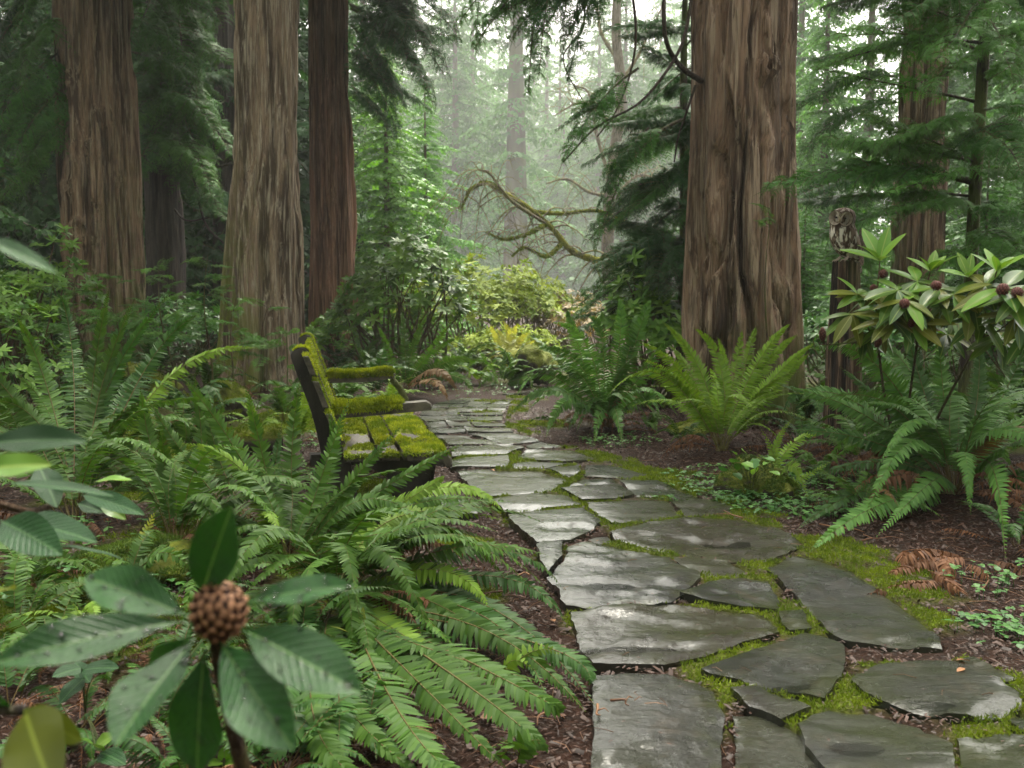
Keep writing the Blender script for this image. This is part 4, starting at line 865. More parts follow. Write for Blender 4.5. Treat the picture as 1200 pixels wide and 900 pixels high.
# ------------------------------------------------------------------ bare mossy trees in the opening
def twiggy(parent, pts, r0, r1, mat, rg, nt, tl, spread=.6, hang=.5, mat2='twig_pale'):
    q = spline([P(*p) for p in pts], 30); mb = MB(); tube(mb, q, np.linspace(r0, r1, 30)*rg.uniform(.85, 1.2, 30), 8, a=.9 if mat == 'mossy_limb' else .25); o = mb.build('branch', mat, parent)
    if mat == 'mossy_limb':
        V_, F_2 = mb.arrays(); pm_, nm_ = scatter_tris(V_, F_2, 2600, rg); m3 = MB(); blades(m3, pm_, nm_*.6-np.array([0, 0, .5]), .05, rg, .5, .16); b3 = m3.build('moss_tuft', 'moss_blade', parent); b3['kind'] = 'stuff'
    tw = MB()
    for _ in range(nt):
        k = rg.integers(6, 30); b = q[k]; d = nrm(np.array([rg.normal(0, 1), rg.normal(0, .5), rg.normal(0, spread)])); l = tl*rg.uniform(.4, 1.2)
        pp = [b, b+d*l*.4+[0, 0, .08*l], b+d*l*.8-[0, 0, hang*l*.3], b+d*l-[0, 0, hang*l*.8]]; pp = spline(pp, 8); tube(tw, pp, np.linspace(r1*.55+.004, .004, 8), 4, a=.4, cap=False)
        for _ in range(3):
            i_ = rg.integers(2, 7); d2 = nrm(d+rg.normal(0, .7, 3)); tube(tw, [pp[i_], pp[i_]+d2*l*.22-[0, 0, .04*l], pp[i_]+d2*l*.4-[0, 0, hang*l*.25]], [.005, .004, .003], 3, a=.3, cap=False)
    tw.build('twigs', mat2, parent); return o
q = P(770, 330, 21); b = on_ground(q[0], 21)
LM = thing('leaning_mossy_tree', b, 'leaning bare tree arching over shrubs, thick yellow green moss on its limbs', 'tree')
rg = np.random.default_rng(71)
twiggy(LM, [(770,400,21),(755,320,21),(692,303,21),(668,292,21),(645,265,21),(615,240,21),(588,224,21)], .095, .035, 'mossy_limb', rg, 26, 1.0)
twiggy(LM, [(588,224,21),(570,214,21),(552,222,20.8),(540,245,20.6)], .055, .015, 'mossy_limb', rg, 22, .9, hang=.9)
twiggy(LM, [(640,262,21),(600,236,20.7),(575,205,20.6),(560,198,20.5)], .05, .012, 'twig_pale', rg, 16, .9, hang=.8)
twiggy(LM, [(622,248,21),(660,250,21.3),(700,247,21.5),(740,262,21.6)], .05, .02, 'mossy_limb', rg, 10, .6)
twiggy(LM, [(640,263,21),(615,275,20.6),(590,280,20.4),(570,272,20.3)], .05, .012, 'mossy_limb', rg, 16, .8)
twiggy(LM, [(660,284,21),(640,300,20.6),(615,290,20.4),(600,300,20.3)], .05, .012, 'mossy_limb', rg, 14, .7)
q = P(722, 200, 42); b = on_ground(q[0], 42); AL = thing('bare_alder_tree', b, 'pale slender bare tree with mossy crooked branches standing in the mist', 'tree')
mb = MB(); q = spline([b-[0, 0, .2], P(712,300,42), P(718,200,42), P(728,110,42), P(722,40,42), P(726,-40,42), P(735,-120,42)], 40); tube(mb, q, np.linspace(.30, .16, 40), 10, a=.0); mb.build('trunk', 'twig_pale', AL)
for L_ in ([(716,215,30),(700,160,30),(690,110,30),(672,100,29.5)], [(722,150,30),(700,130,30),(680,120,29.8),(650,135,29.5)], [(724,100,30),(745,70,30),(760,40,30.3),(775,10,30)], [(716,200,30),(740,170,30),(765,150,30.2),(790,150,30)], [(724,70,30),(705,40,29.7),(700,10,29.6),(690,-20,29)], [(716,230,30),(690,225,29.7),(665,210,29.5),(640,215,29.2)], [(716,240,30),(735,215,30),(752,205,30),(770,210,30)]):
    twiggy(AL, [(a_, b_, 42) for a_, b_, _ in L_], .09, .03, 'twig_pale', rg, 16, 1.9, spread=.9, hang=.25)
# ------------------------------------------------------------------ bench
rg = np.random.default_rng(81)
al = R(11.7); o0 = G(528, 530, .44); o0[2] = float(gz(o0[0], o0[1]))
BU, BV, BW = np.array([-math.sin(al), math.cos(al), 0]), np.array([math.cos(al), math.sin(al), 0]), np.array([0, 0, 1.0])
BENCH = thing('bench', o0, 'old dark wooden bench thickly overgrown with yellow green moss beside the path', 'bench')
FRM = (o0, BU, BV, BW)
def bl(u, v, w_): return o0+BU*u+BV*v+BW*w_
def prism(mb, prof, u0, u1, bev=.012, a=.5, m=0):
    """profile in (v,w) extruded along the bench length, chamfered ends"""
    prof = np.asarray(prof, float); n = len(prof); c = prof.mean(0); rings = []
    for u, k in ((u0, 1), (u0+bev, 0), (u1-bev, 0), (u1, 1)):
        pr = c+(prof-c)*(1-k*bev/np.linalg.norm(prof-c, axis=1).mean()); rings.append(np.array([bl(u, p_[0], p_[1]) for p_ in pr]))
    V = np.concatenate(rings); i = np.arange(3)[:, None]*n; j = np.arange(n)[None]; k = (j+1) % n
    mb.quads(V, np.stack([i+j, i+k, i+n+k, i+n+j], -1), a=a, m=m)
    F = [[0, q+1, q] for q in range(1, n-1)]+[[3*n, 3*n+q, 3*n+q+1] for q in range(1, n-1)]
    mb.add(V, F, a, 1.0, m)
def smooth_prof(p, n=28): 
    p = np.asarray(p, float); q = np.concatenate([p, p[:1]]); q = spline(np.column_stack([q, 0*q[:, 0]]), n+1)[:-1, :2]; return q
def mossy(part, mb, n, h, mat='moss_bright', up=.45, side=True, pr=None):
    V, F = mb.arrays(); c = V.mean(0)
    def keep(nn, cc):
        out = ((cc-c)*nn).sum(1) > 0
        s = np.where(out, nn[:, 2], -nn[:, 2]); k = (s > up)*1.0
        if pr is not None: k = k*pr(cc)
        return k+1e-9
    a, b, d = V[F[:, 0]], V[F[:, 1]], V[F[:, 2]]
    p, nn = scatter_tris(V, F, n, rg, keep); nn = np.where(nn[:, 2:] < 0, -nn, nn)
    m2 = MB(); blades(m2, p, nn*.9+[0, 0, .3], h, rg, .55, .22)
    o = m2.build('moss_cover', mat, part); o['kind'] = 'stuff'; return o
def top_cushion(part, prof_u, v0, v1, w_, thick, mat='moss', nu=46, nv=12, thr=.40, n=5000, h=.016, seed=0, hangs=True, wfun=None):
    """cushion of moss lying on a plank: lumpy sheet that thins out to nothing in bare patches"""
    u = np.linspace(prof_u[0], prof_u[1], nu); v = np.linspace(v0, v1, nv); U, Vv = np.meshgrid(u, v, indexing='ij')
    nz = fbm(U*4+seed, Vv*7, seed, 3); cov = sstep(thr-.06, thr+.06, nz)
    ed = np.minimum(np.minimum((U-u[0])/.03, (u[-1]-U)/.03), np.minimum((Vv-v[0])/.02, (v[-1]-Vv)/.02)); ed = np.clip(ed, 0, 1)**.5
    H_ = -.006+(thick*(.25+1.7*fbm(U*17, Vv*20, seed+3, 3)**1.5)*ed+.006)*cov
    base = np.full(U.shape, w_) if wfun is None else wfun(Vv)
    W_ = base+H_; pts_ = o0+U[..., None]*BU+Vv[..., None]*BV+W_[..., None]*BW
    mb = MB(); i = np.arange(nu-1)[:, None]*nv; j = np.arange(nv-1)[None]; mb.quads(pts_.reshape(-1, 3), np.stack([i+j, i+nv+j, i+nv+j+1, i+j+1], -1))
    o = mb.build('moss_cushion', mat, part)
    V, F = mb.arrays(); cv = cov.ravel()[F].mean(1)
    p, nn = scatter_tris(V, F, n, rg, lambda a_, b_: (cv > .5)*(.3+1.0*fbm(b_[:, 0]*18, b_[:, 1]*18, seed, 2)**2)+1e-9); nn = np.where(nn[:, 2:] < 0, -nn, nn)
    m2 = MB(); blades(m2, p, nn, h, rg, .6, .2); b_ = m2.build('moss_tuft', 'moss_bright', part); b_['kind'] = 'stuff'; o['kind'] = 'stuff'
SEAT = [(-.545, -.385, 0), (-.365, -.262, 1), (-.242, -.035, 2)]
for v0, v1, k in SEAT:
    mb = MB()
    prof = [(v0, .40), (v0, .432), (v0+.008, .44), (v1-.008, .44), (v1, .432), (v1, .40)] if k < 2 else [(v0, .40), (v0, .432), (v0+.008, .44), (v1-.02, .44), (v1+.02, .43), (v1+.042, .405), (v1+.045, .36), (v1+.02, .355), (v1+.005, .39)]
    prism(mb, prof, 0.0, 2.75); s_ = mb.build('seat_slat', 'bench_wood', BENCH)
    top_cushion(s_, (0.0, 2.7), v0+.004, v1-.004+(.02 if k == 2 else 0), .4405, .018, seed=3+k*2.3, thr=[.45, .52, .46][k], n=[9000, 5000, 11000][k], nu=80, nv=14)
    me_ = MB(); nb_ = 420; vv_ = rg.uniform(v0, v1+(.03 if k == 2 else 0), nb_); pp = np.array([bl(rg.uniform(-.006, .02), a_, .44-.02*rg.random()**2) for a_ in vv_])
    blades(me_, pp, -BU*.7+BW*-.1, .017, rg, .5, .2); b_ = me_.build('moss_tuft', 'moss_blade', s_); b_['kind'] = 'stuff'
def arm(u, far=False):
    mb = MB(); q = [(-.60, .585), (-.35, .600), (-.06, .622), (-.055, .655), (-.08, .672), (-.35, .655), (-.60, .64)] if not far else [(-.62, .60), (-.3, .60), (-.085, .63), (-.07, .66), (-.1, .68), (-.35, .672), (-.62, .668)]
    prism(mb, q, u-.05, u+.05, .008); o = mb.build('armrest', 'bench_wood', BENCH)
    w1 = (lambda v: np.interp(v, [-.60, -.35, -.08], [.642, .657, .673])) if not far else (lambda v: np.interp(v, [-.62, -.35, -.1], [.668, .672, .68]))
    top_cushion(o, (u-.055, u+.055), -.60, -.215 if not far else -.085, 0, .026, nu=16, nv=40, thr=.22, n=5200, h=.02, seed=11+u, wfun=w1)
    m2 = MB(); nb_ = 1100; vv_ = rg.uniform(-.6, -.22 if not far else -.09, nb_); pp = np.array([bl(u-.055, a_, float(w1(a_))-.03*rg.random()**2) for a_ in vv_]); blades(m2, pp, -BU*.7-BW*.5, .018, rg, .45, .2); b_ = m2.build('moss_tuft', 'moss_bright', o); b_['kind'] = 'stuff'
    return o
arm(.38); arm(2.62, True)
for u in (.38, 2.62):
    # back post: leaning, broad at seat height, rounded top
    pr = smooth_prof([(-.48, .25), (-.53, .46), (-.615, .70), (-.69, .90), (-.725, .965), (-.765, .975), (-.81, .945), (-.785, .85), (-.70, .60), (-.645, .30), (-.63, .0), (-.46, .0)], 44)
    mb = MB(); prism(mb, pr, u-.055, u+.045, .008); o = mb.build('back_post', 'bench_dark', BENCH)
    m2 = MB(); tt = rg.random(1700); pth = spline(np.column_stack([np.array([(-.54, .47), (-.615, .70), (-.69, .90), (-.725, .97), (-.775, .975), (-.805, .955)]), np.zeros(6)]), 60)[:, :2]
    pp = pth[(tt*59).astype(int)]; uu = u+rg.uniform(-.055, .045, len(tt)); pp = np.array([bl(a_, b_[0]+.004, b_[1]) for a_, b_ in zip(uu, pp)]); blades(m2, pp, BV*.8+BW*.5, .015, rg, .5, .24); b_ = m2.build('moss_tuft', 'moss_bright', o); b_['kind'] = 'stuff'
    # pedestal leg under the seat front and the foot rail
    pr = smooth_prof([(-.03, .395), (-.05, .33), (-.10, .25), (-.115, .12), (-.10, .0), (-.26, .0), (-.27, .12), (-.31, .27), (-.44, .35), (-.5, .395)], 36)
    mb = MB(); prism(mb, pr, u-.15 if u < 1 else u-.05, u+.05, .01); mb.build('leg', 'bench_dark', BENCH)
    mb = MB(); prism(mb, [(-.72, .33), (-.06, .33), (-.06, .394), (-.72, .394)], u-.04, u+.04, .008); mb.build('seat_rail', 'bench_dark', BENCH)
    if u > 1:
        mb = MB(); tube(mb, spline([bl(u, -.10, .62), bl(u, -.04, .55), bl(u, .0, .47), bl(u, .02, .40)], 8), .026, 6); mb.build('arm_strut', 'stem_brown', BENCH)
for k, (w0, w1) in enumerate([(.50, .64), (.67, .81), (.84, .94)]):
    f = lambda w_: -.54-(w_-.46)*.36
    mb = MB(); prism(mb, [(f(w0), w0), (f(w1), w1), (f(w1)-.03, w1), (f(w0)-.03, w0)], .10, 2.75, .006); o = mb.build('back_slat', 'bench_wood', BENCH)
    m2 = MB(); nb_ = 1500; pp = np.array([bl(rg.uniform(.1, 2.75), f(w1)-rg.uniform(0, .03), w1) for _ in range(nb_)]); blades(m2, pp, BW, .016, rg, .5, .22)
    pp = np.array([bl(.1+2.6*rg.random()**2, f(w_)+.002, w_) for w_ in rg.uniform(w0, w1, 900)]); blades(m2, pp, BV, .012, rg, .6, .24); b_ = m2.build('moss_tuft', 'moss_bright', o); b_['kind'] = 'stuff'

# ------------------------------------------------------------------ rocks, logs and stumps under moss
def lump(name, label, cat, c, r, rg, mat='mossy_rock', n_moss=1500, h=.016, group=None, rough=.45, moss_mat='moss_blade', sub=28):
    c = np.asarray(c, float); th = np.linspace(0, 2*math.pi, sub*2, endpoint=False); ph = np.linspace(-.9, math.pi/2, sub)
    PH, TH = np.meshgrid(ph, th, indexing='ij'); d = np.stack([np.cos(PH)*np.cos(TH), np.cos(PH)*np.sin(TH), np.sin(PH)], -1)
    s = rg.uniform(0, 30); k = 1+rough*2*(fbm(d[..., 0]*1.6+s, d[..., 1]*1.6, d[..., 2]*1.6+s, 4)-.5)+.08*(fbm(d[..., 0]*8+s, d[..., 1]*8, d[..., 2]*8, 2)-.5)
    v = c+d*k[..., None]*np.asarray(r); mb = MB(); m = sub*2; i = np.arange(sub-1)[:, None]*m; j = np.arange(m)[None]; q = (j+1) % m
    mb.quads(v.reshape(-1, 3), np.stack([i+j, i+q, i+m+q, i+m+j], -1)); t = thing(name, c, label, cat, group); mb.build('body', mat, t)
    V, F = mb.arrays(); p, nn = scatter_tris(V, F, n_moss, rg, lambda a_, b_: (a_[:, 2] > .25)*(fbm(b_[:, 0]*6, b_[:, 1]*6, b_[:, 2]*6, 2) > .38)+1e-9)
    m2 = MB(); blades(m2, p, nn, h, rg, .6, .22); b_ = m2.build('moss_cover', moss_mat, t); b_['kind'] = 'stuff'; return t
rg = np.random.default_rng(91)
g = GZ(885, 578); lump('mossy_rock', 'rounded rock furred with dark green moss below the bright ferns', 'rock', g+[0, 0, .03], (.21, .18, .19), rg, n_moss=4500, moss_mat='moss_dark')
g = GZ(905, 582); lump('mossy_rock', 'smaller moss lump leaning against the rounded mossy rock', 'rock', g+[.02, -.05, .02], (.13, .12, .12), rg, n_moss=2500, moss_mat='moss_dark')
g = GZ(815, 508); lump('mossy_rock', 'low golden mossy hump at the foot of the bright green fern', 'rock', g, (.22, .18, .12), rg, n_moss=2500)
g = GZ(440, 590); lump('mossy_rock', 'mossy rock sitting on the ground under the bench', 'rock', g, (.20, .2, .13), rg, n_moss=3500)
g = GZ(150, 470); lump('mossy_rock', 'golden moss mound at the foot of the knotty reddish trunk', 'rock', g+[0, 0, .10], (.62, .45, .32), rg, n_moss=5000, h=.03, moss_mat='moss_bright')
g = GZ(262, 490); lump('mossy_rock', 'round green moss cushion beside the flared root', 'rock', g+[0, 0, .1], (.26, .24, .22), rg, n_moss=3000, h=.02)
g = GZ(205, 570); lump('mossy_stump', 'low cut stump topped with green moss among the ferns', 'stump', g, (.26, .24, .26), rg, n_moss=5000, h=.02, rough=.3)
g = GZ(158, 575); lump('burnt_stump', 'short black rotten stump among the ferns', 'stump', g+[0, 0, .05], (.13, .13, .24), rg, mat='bark_dark', n_moss=300, rough=.3)
g = GZ(185, 660); lump('moss_mound', 'wide dark green moss mound behind the big glossy leaves', 'moss mound', g, (.32, .26, .10), rg, mat='moss', n_moss=9000, moss_mat='moss_dark')
g = GZ(628, 447); lump('mossy_rock', 'dark mossy rock at the far bend of the path', 'rock', g+[0, 0, .2], (.3, .3, .32), rg, n_moss=1200, moss_mat='moss_dark')
g = GZ(545, 640); lump('moss_mound', 'small bright moss mound on the soil beside the path', 'moss mound', g, (.10, .16, .03), rg, mat='moss', n_moss=3000)
def log(name, label, a, b, r, rg):
    a, b = np.asarray(a), np.asarray(b); q = np.linspace(0, 1, 24)[:, None]; q = a*(1-q)+b*q; mb = MB(); tube(mb, q, r*(1+.3*(fbm(q[:, 0]*5, q[:, 1]*5, 2)-.5)), 14, a=.9); t = thing(name, a, label, 'log'); mb.build('body', 'mossy_rock', t)
    V, F = mb.arrays(); p, nn = scatter_tris(V, F, 4500, rg, lambda a_, b_: (np.abs(a_[:, 2]) > .3)*((b_[:, 2]) > min(a[2], b[2]))+1e-9); nn = np.where(nn[:, 2:] < 0, -nn, nn); m2 = MB(); blades(m2, p, nn, .02, rg); b_ = m2.build('moss_cover', 'moss_blade', t); b_['kind'] = 'stuff'
log('fallen_log', 'mossy fallen log lying among the ferns left of the bench', GZ(100, 540)+[0, 0, .1], GZ(330, 530)+[0, 0, .1], .11, rg)
log('fallen_log', 'thin mossy fallen branch on the floor behind the large glossy leaves', GZ(10, 760)+[0, 0, .03], GZ(95, 715)+[0, 0, .03], .025, rg)

# ------------------------------------------------------------------ ferns
VIEW = np.array([0, 0, CAM_H])
def PF(px, py, d, h=.05):
    q = P(px, py, d); g_ = float(gz(q[0], q[1]))+h
    return q if q[2] > g_ else G(px, py, g_)
def hero_frond(t, base, md, tp, mat, rg, W=.125, n=40, face=0.0, name='frond', roll=0.0, stem=.14, tpl='fern', prof='sword', rach=.0032):
    b = np.asarray(base)+rg.normal(0, .03, 3)*[1, 1, .15]; m_, e = PF(*md, h=.10), PF(*tp)
    L = np.linalg.norm(m_-b)+np.linalg.norm(e-m_); hz = e-b; sd0 = nrm(np.array([-hz[1], hz[0], 0]))
    vd = nrm(m_-VIEW); sf = nrm(np.cross(nrm(e-b), vd)); 
    if sf@sd0 < 0: sf = -sf
    n = int(max(n*.6, min(80, L*(1-stem)/.0175))) if b[1] < 8 else n; mb = MB(); frond(mb, b, m_, e, min(W*L, .098 if b[1] < 5 else .125), n, rg, tpl, stem, rach=rach*max(.6, min(1.3, L)), side_dir=nrm(sd0*(1-face)+sf*face), roll=roll+rg.normal(0, .12), prof=prof); return mb.build(name, mat, t)
def fern(name, label, base, heroes, rg, mat, extra=0, L=(.6, .9), az=(0, 360), el=(35, 70), dead=0, W=.125, n=40, sub=None, group=None):
    t = thing(name, base, label, 'fern', group)
    for h in heroes:
        m_ = mat if len(h) < 4 or h[3] is None else h[3]; fc = h[2] if len(h) > 2 else .4
        hero_frond(t, base, h[0], h[1], m_, rg, W, n, fc)
    for _ in range(extra): arc_frond(t, base, rg, L, az, el, mat if base[1] < 4.6 or rg.random() > .05 else 'fern_rust', W, n)
    for _ in range(dead): arc_frond(t, base, rg, (L[0]*.7, L[1]*.8), az, (5, 30), 'fern_dead', W*.5, max(22, n-18), 'dead_frond', (45, 75))
    return t
def arc_frond(t, base, rg, L, az, el, mat, W, n, name='frond', dl=(40, 85)):
    l = rg.uniform(*L); th = R(rg.uniform(*az)); e = R(rg.uniform(*el)); e2 = e-R(rg.uniform(*dl)); d = np.array([math.cos(th), math.sin(th), 0]); b = np.asarray(base)+d*rg.uniform(0, .05)
    m_ = b+l*.52*(d*math.cos(e)+[0, 0, math.sin(e)]); tp = m_+l*.5*(d*math.cos(e2)+np.array([0, 0, math.sin(e2)])); tp[2] = max(tp[2], .03+float(gz(tp[0], tp[1])) if name == 'frond' else .02); m_[2] = max(m_[2], .05)
    mb = MB(); frond(mb, b, m_, tp, min(W*l, .095 if b[1] < 5 else .12), n, rg, 'fern', .16, rach=.003*max(.6, l), roll=rg.normal(0, .25), twist=.25 if name == 'frond' else .9, droop=.18 if name == 'frond' else .9); return mb.build(name, mat, t)
rg = np.random.default_rng(101)
fd = 3.85; b = GZ(392, 708)
fern('sword_fern', 'large sword fern spilling glossy fronds onto the soil beside the flagstones', b, [
 ((548,728,3.45),(684,832,3.05),.35), ((500,770,3.2),(592,900,2.75),.5), ((430,790,3.1),(492,905,2.65),.6), ((570,672,3.6),(660,726,3.45),.3,'fern_dark'), ((500,668,3.5),(573,713,3.35),.45,'fern_light'),
 ((545,700,3.6),(700,830,3.2),.25,'fern_dark'), ((520,640,3.75),(640,650,3.6),.3), ((470,745,3.3),(640,800,3.1),.3), ((530,715,3.3),(640,815,3.05),.4,'fern_dark'), ((560,640,3.9),(660,690,3.8),.2,'fern_dark'), ((480,700,3.4),(600,770,3.2),.4),
 ((400,800,3.0),(390,890,2.4),.5,'fern_dark'), ((520,800,2.9),(640,880,2.5),.4), ((470,830,2.8),(545,910,2.3),.5), ((560,790,2.9),(660,835,2.7),.4), ((380,820,2.8),(430,915,2.25),.6), ((600,750,3.1),(690,800,2.95),.3,'fern_dark'), ((450,720,3.3),(560,800,2.9),.4,'fern_light'), ((350,790,3.3),(300,880,3.0),.4,'fern_dark'), ((440,690,3.6),(560,665,3.5),.4), ((460,610,3.9),(590,610,3.8),.5,'fern_light'), ((440,640,3.9),(540,600,4.0),.4)],
 rg, 'fern_mid', 22, (.7, 1.0), (-120, 40), (15, 55), 8, .115, 54)
b = GZ(338, 668)
fern('sword_fern', 'tall upright sword fern with narrow ladder fronds in front of the bench end', b, [
 ((282,540,4.3),(212,440,4.2),.9), ((306,560,4.4),(288,452,4.3),.9), ((362,570,4.2),(410,466,4.2),.9), ((425,590,4.1),(545,519,4.1),.7), ((470,590,4.0),(520,560,3.9),.6,'fern_light'),
 ((295,560,4.2),(215,520,4.0),.5,'fern_light'), ((420,610,4.1),(505,588,4.0),.5), ((500,575,4.1),(590,600,4.0),.45,'fern_light'), ((400,640,4.0),(460,590,4.0),.6), ((270,610,4.4),(165,583,4.4),.3,'fern_dark'), ((322,600,4.0),(335,640,3.7),.6,'fern_light'),
 ((360,600,4.3),(345,520,4.6),.7), ((385,600,4.2),(430,560,4.3),.6), ((300,620,4.3),(240,600,4.2),.4), ((320,590,4.5),(330,500,4.7),.7,'fern_dark'), ((440,625,3.9),(520,625,3.7),.5), ((455,600,4.0),(560,585,3.9),.55), ((355,550,4.4),(352,445,4.4),.9), ((385,560,4.3),(385,482,4.3),.9), ((250,560,4.5),(175,470,4.5),.8), ((270,570,4.6),(240,470,4.7),.9), ((400,580,4.1),(470,500,4.1),.8)],
 rg, 'fern_mid', 14, (.5, .85), (0, 360), (25, 70), 8, .098, 56)
b = GZ(88, 618)
fern('sword_fern', 'very tall sword fern with arching fronds in front of the knotty reddish trunk', b, [
 ((95,460,5.3),(128,338,5.2),.85), ((115,470,5.2),(158,350,5.1),.8), ((125,470,5.2),(200,342,5.0),.6,'fern_dark'), ((190,450,5.1),(300,408,4.9),.3,'fern_light'), ((60,460,5.3),(20,372,5.2),.8), ((20,480,5.2),(-40,420,5.0),.7), ((150,480,5.0),(232,504,4.7),.2),
 ((50,500,5.1),(-10,470,4.9),.5), ((130,520,5.0),(200,560,4.7),.3), ((30,540,5.0),(-30,560,4.8),.4), ((90,430,5.5),(70,345,5.6),.8,'fern_dark'), ((160,440,5.3),(230,370,5.3),.5,'fern_dark'), ((130,480,5.4),(185,420,5.5),.6,'fern_dark'), ((60,500,5.4),(20,440,5.5),.7), ((110,540,4.9),(150,570,4.6),.4)],
 rg, 'fern_mid', 12, (.7, 1.1), (0, 360), (35, 75), 6, .098, 58)
b = GZ(1118, 578)
fern('sword_fern', 'huge dark sword fern with arching fronds below the cone bearing shrub', b, [
 ((1030,432,5.9),(945,410,5.6),.6), ((1035,470,5.7),(918,488,5.3),.6), ((1020,490,5.9),(925,455,5.8),.5), ((1030,520,5.8),(925,505,5.6),.4,'fern_dark'), ((1020,570,5.5),(935,620,5.1),.4,'fern_dark'), ((1050,590,5.3),(950,645,4.9),.5), ((1085,560,5.3),(1028,628,4.9),.8), ((1160,540,5.3),(1178,652,4.9),.9),
 ((1090,470,6.0),(1060,385,6.1),.7,'fern_dark'), ((1130,480,6.1),(1145,385,6.2),.8,'fern_dark'), ((1160,480,6.1),(1205,405,6.1),.6,'fern_dark'), ((1190,500,6.0),(1260,470,5.8),.4), ((1060,500,6.0),(985,430,6.1),.5,'fern_dark'), ((1040,540,5.7),(950,560,5.5),.3,'fern_dark'), ((1150,500,6.3),(1180,440,6.6),.6), ((1075,455,6.2),(1030,400,6.4),.5), ((1190,560,5.5),(1240,640,5.2),.5,'fern_dark'), ((1100,470,5.9),(1100,400,5.9),.8), ((1050,560,5.6),(960,590,5.3),.4), ((1000,470,6.0),(935,475,5.8),.5)],
 rg, 'fern_teal', 24, (.85, 1.3), (0, 360), (30, 75), 18, .118, 56)
b = GZ(846, 528)
fern('sword_fern', 'bright yellow green sword fern at the foot of the massive cedar', b, [
 ((825,440,7.6),(776,377,7.5),.8), ((800,440,7.5),(748,400,7.3),.6), ((800,455,7.3),(746,418,7.0),.5), ((775,440,7.2),(712,464,6.8),.5), ((838,430,7.6),(812,384,7.6),.9), ((844,450,7.6),(841,395,7.6),.9), ((866,430,7.6),(886,384,7.6),.9), ((885,430,7.5),(926,380,7.4),.8), ((890,440,7.5),(934,393,7.3),.8), ((900,450,7.4),(955,402,7.2),.7), ((890,460,7.3),(944,434,7.0),.5), ((860,440,7.8),(870,388,7.9),.8), ((815,450,7.7),(785,405,7.8),.6), ((905,455,7.5),(948,415,7.4),.6)],
 rg, 'fern_light', 14, (.6, .95), (0, 360), (45, 75), 6, .088, 52)
b = GZ(712, 500)
fern('sword_fern', 'dark glossy sword fern bending over the bend in the path', b, [
 ((745,400,8.75),(762,352,8.75),.8), ((690,410,8.55),(646,378,8.35),.5), ((670,425,8.45),(622,410,8.15),.5), ((675,440,8.35),(640,432,8.05),.4), ((650,458,8.15),(592,494,8.60),.4), ((670,470,8.70),(640,512,8.20),.6), ((690,475,8.70),(672,500,8.20),.7), ((700,480,8.60),(696,522,8.10),.9), ((725,478,8.60),(730,525,8.10),.9), ((750,465,7.95),(772,494,8.40),.7), ((722,400,8.85),(725,350,8.95),.8), ((705,405,8.75),(690,372,8.75),.7), ((765,420,8.65),(795,400,8.65),.5), ((660,440,8.45),(612,440,8.15),.4), ((735,410,8.75),(745,370,8.85),.8), ((680,405,8.85),(665,365,8.85),.6), ((755,440,8.35),(790,440,8.15),.5), ((650,440,8.35),(605,465,8.05),.4)],
 rg, 'fern_teal', 20, (.7, 1.1), (0, 360), (30, 70), 10, .105, 52)
for q in list(t_ for t_ in bpy.data.objects if False): pass
b = GZ(470, 462)
fern('sword_fern', 'sword fern with one rust orange frond behind the far armrest', b, [
 ((460,415,12.0),(440,378,12),.8), ((475,400,12.2),(470,365,12.2),.8), ((500,415,12),(530,375,11.8),.6), ((485,405,12.2),(502,366,12.2),.8), ((525,425,11.7),(566,425,11.3),.5), ((520,440,11.4),(556,462,10.8),.5), ((508,434,11.5),(537,462,11.2),.3,'fern_rust'), ((498,445,11.4),(526,472,11.1),.3,'fern_rust'), ((440,430,12),(412,400,11.8),.5), ((510,410,12.2),(545,395,12.2),.5), ((530,420,11.9),(585,440,11.5),.5)],
 rg, 'fern_mid', 6, (.8, 1.1), (0, 360), (40, 70), 3, .09, 40)
b = GZ(597, 438)
fern('bracken_fern', 'upright golden yellow fern beyond the bend in the path', b, [((586,405,15.5),(574,380,15.3),.9), ((593,400,15.6),(590,376,15.6),.9), ((602,400,15.6),(606,381,15.5),.9), ((606,405,15.5),(622,390,15.3),.8), ((590,405,15.7),(582,385,15.8),.9), ((597,405,15.5),(598,384,15.4),.9), ((610,410,15.4),(628,400,15.2),.8)], rg, 'fern_yellow', 5, (.6, .9), (0, 360), (55, 80), 0, .16, 26)
b = GZ(588, 452)
fern('sword_fern', 'bluish green fern drooping over the far edge of the path', b, [((605,430,13.5),(630,434,13.1),.5), ((608,438,13.3),(622,462,12.8),.7), ((572,425,13.6),(560,410,13.5),.6), ((590,425,13.8),(592,408,13.8),.8), ((600,445,13.1),(605,464,12.7),.8), ((575,440,13.2),(560,455,12.8),.6), ((615,430,13.6),(640,425,13.4),.5)], rg, 'fern_mid', 8, (.7, .95), (0, 360), (30, 60), 2, .125, 28)
b = GZ(905, 580)
fern('young_fern', 'small pale young fern with curling fronds beside the mossy rock', b, [((908,540,5.9),(890,500,5.9),.8), ((925,560,5.8),(868,522,5.8),.3), ((915,530,5.9),(930,490,5.9),.8), ((925,545,5.7),(948,590,5.4),.6), ((930,520,6.0),(980,505,5.9),.5), ((940,560,5.8),(975,540,5.8),.6), ((900,550,6.0),(875,535,6.0),.5)], rg, 'fern_light', 2, (.25, .4), (0, 360), (40, 80), 2, .10, 26)
b = GZ(690, 850)
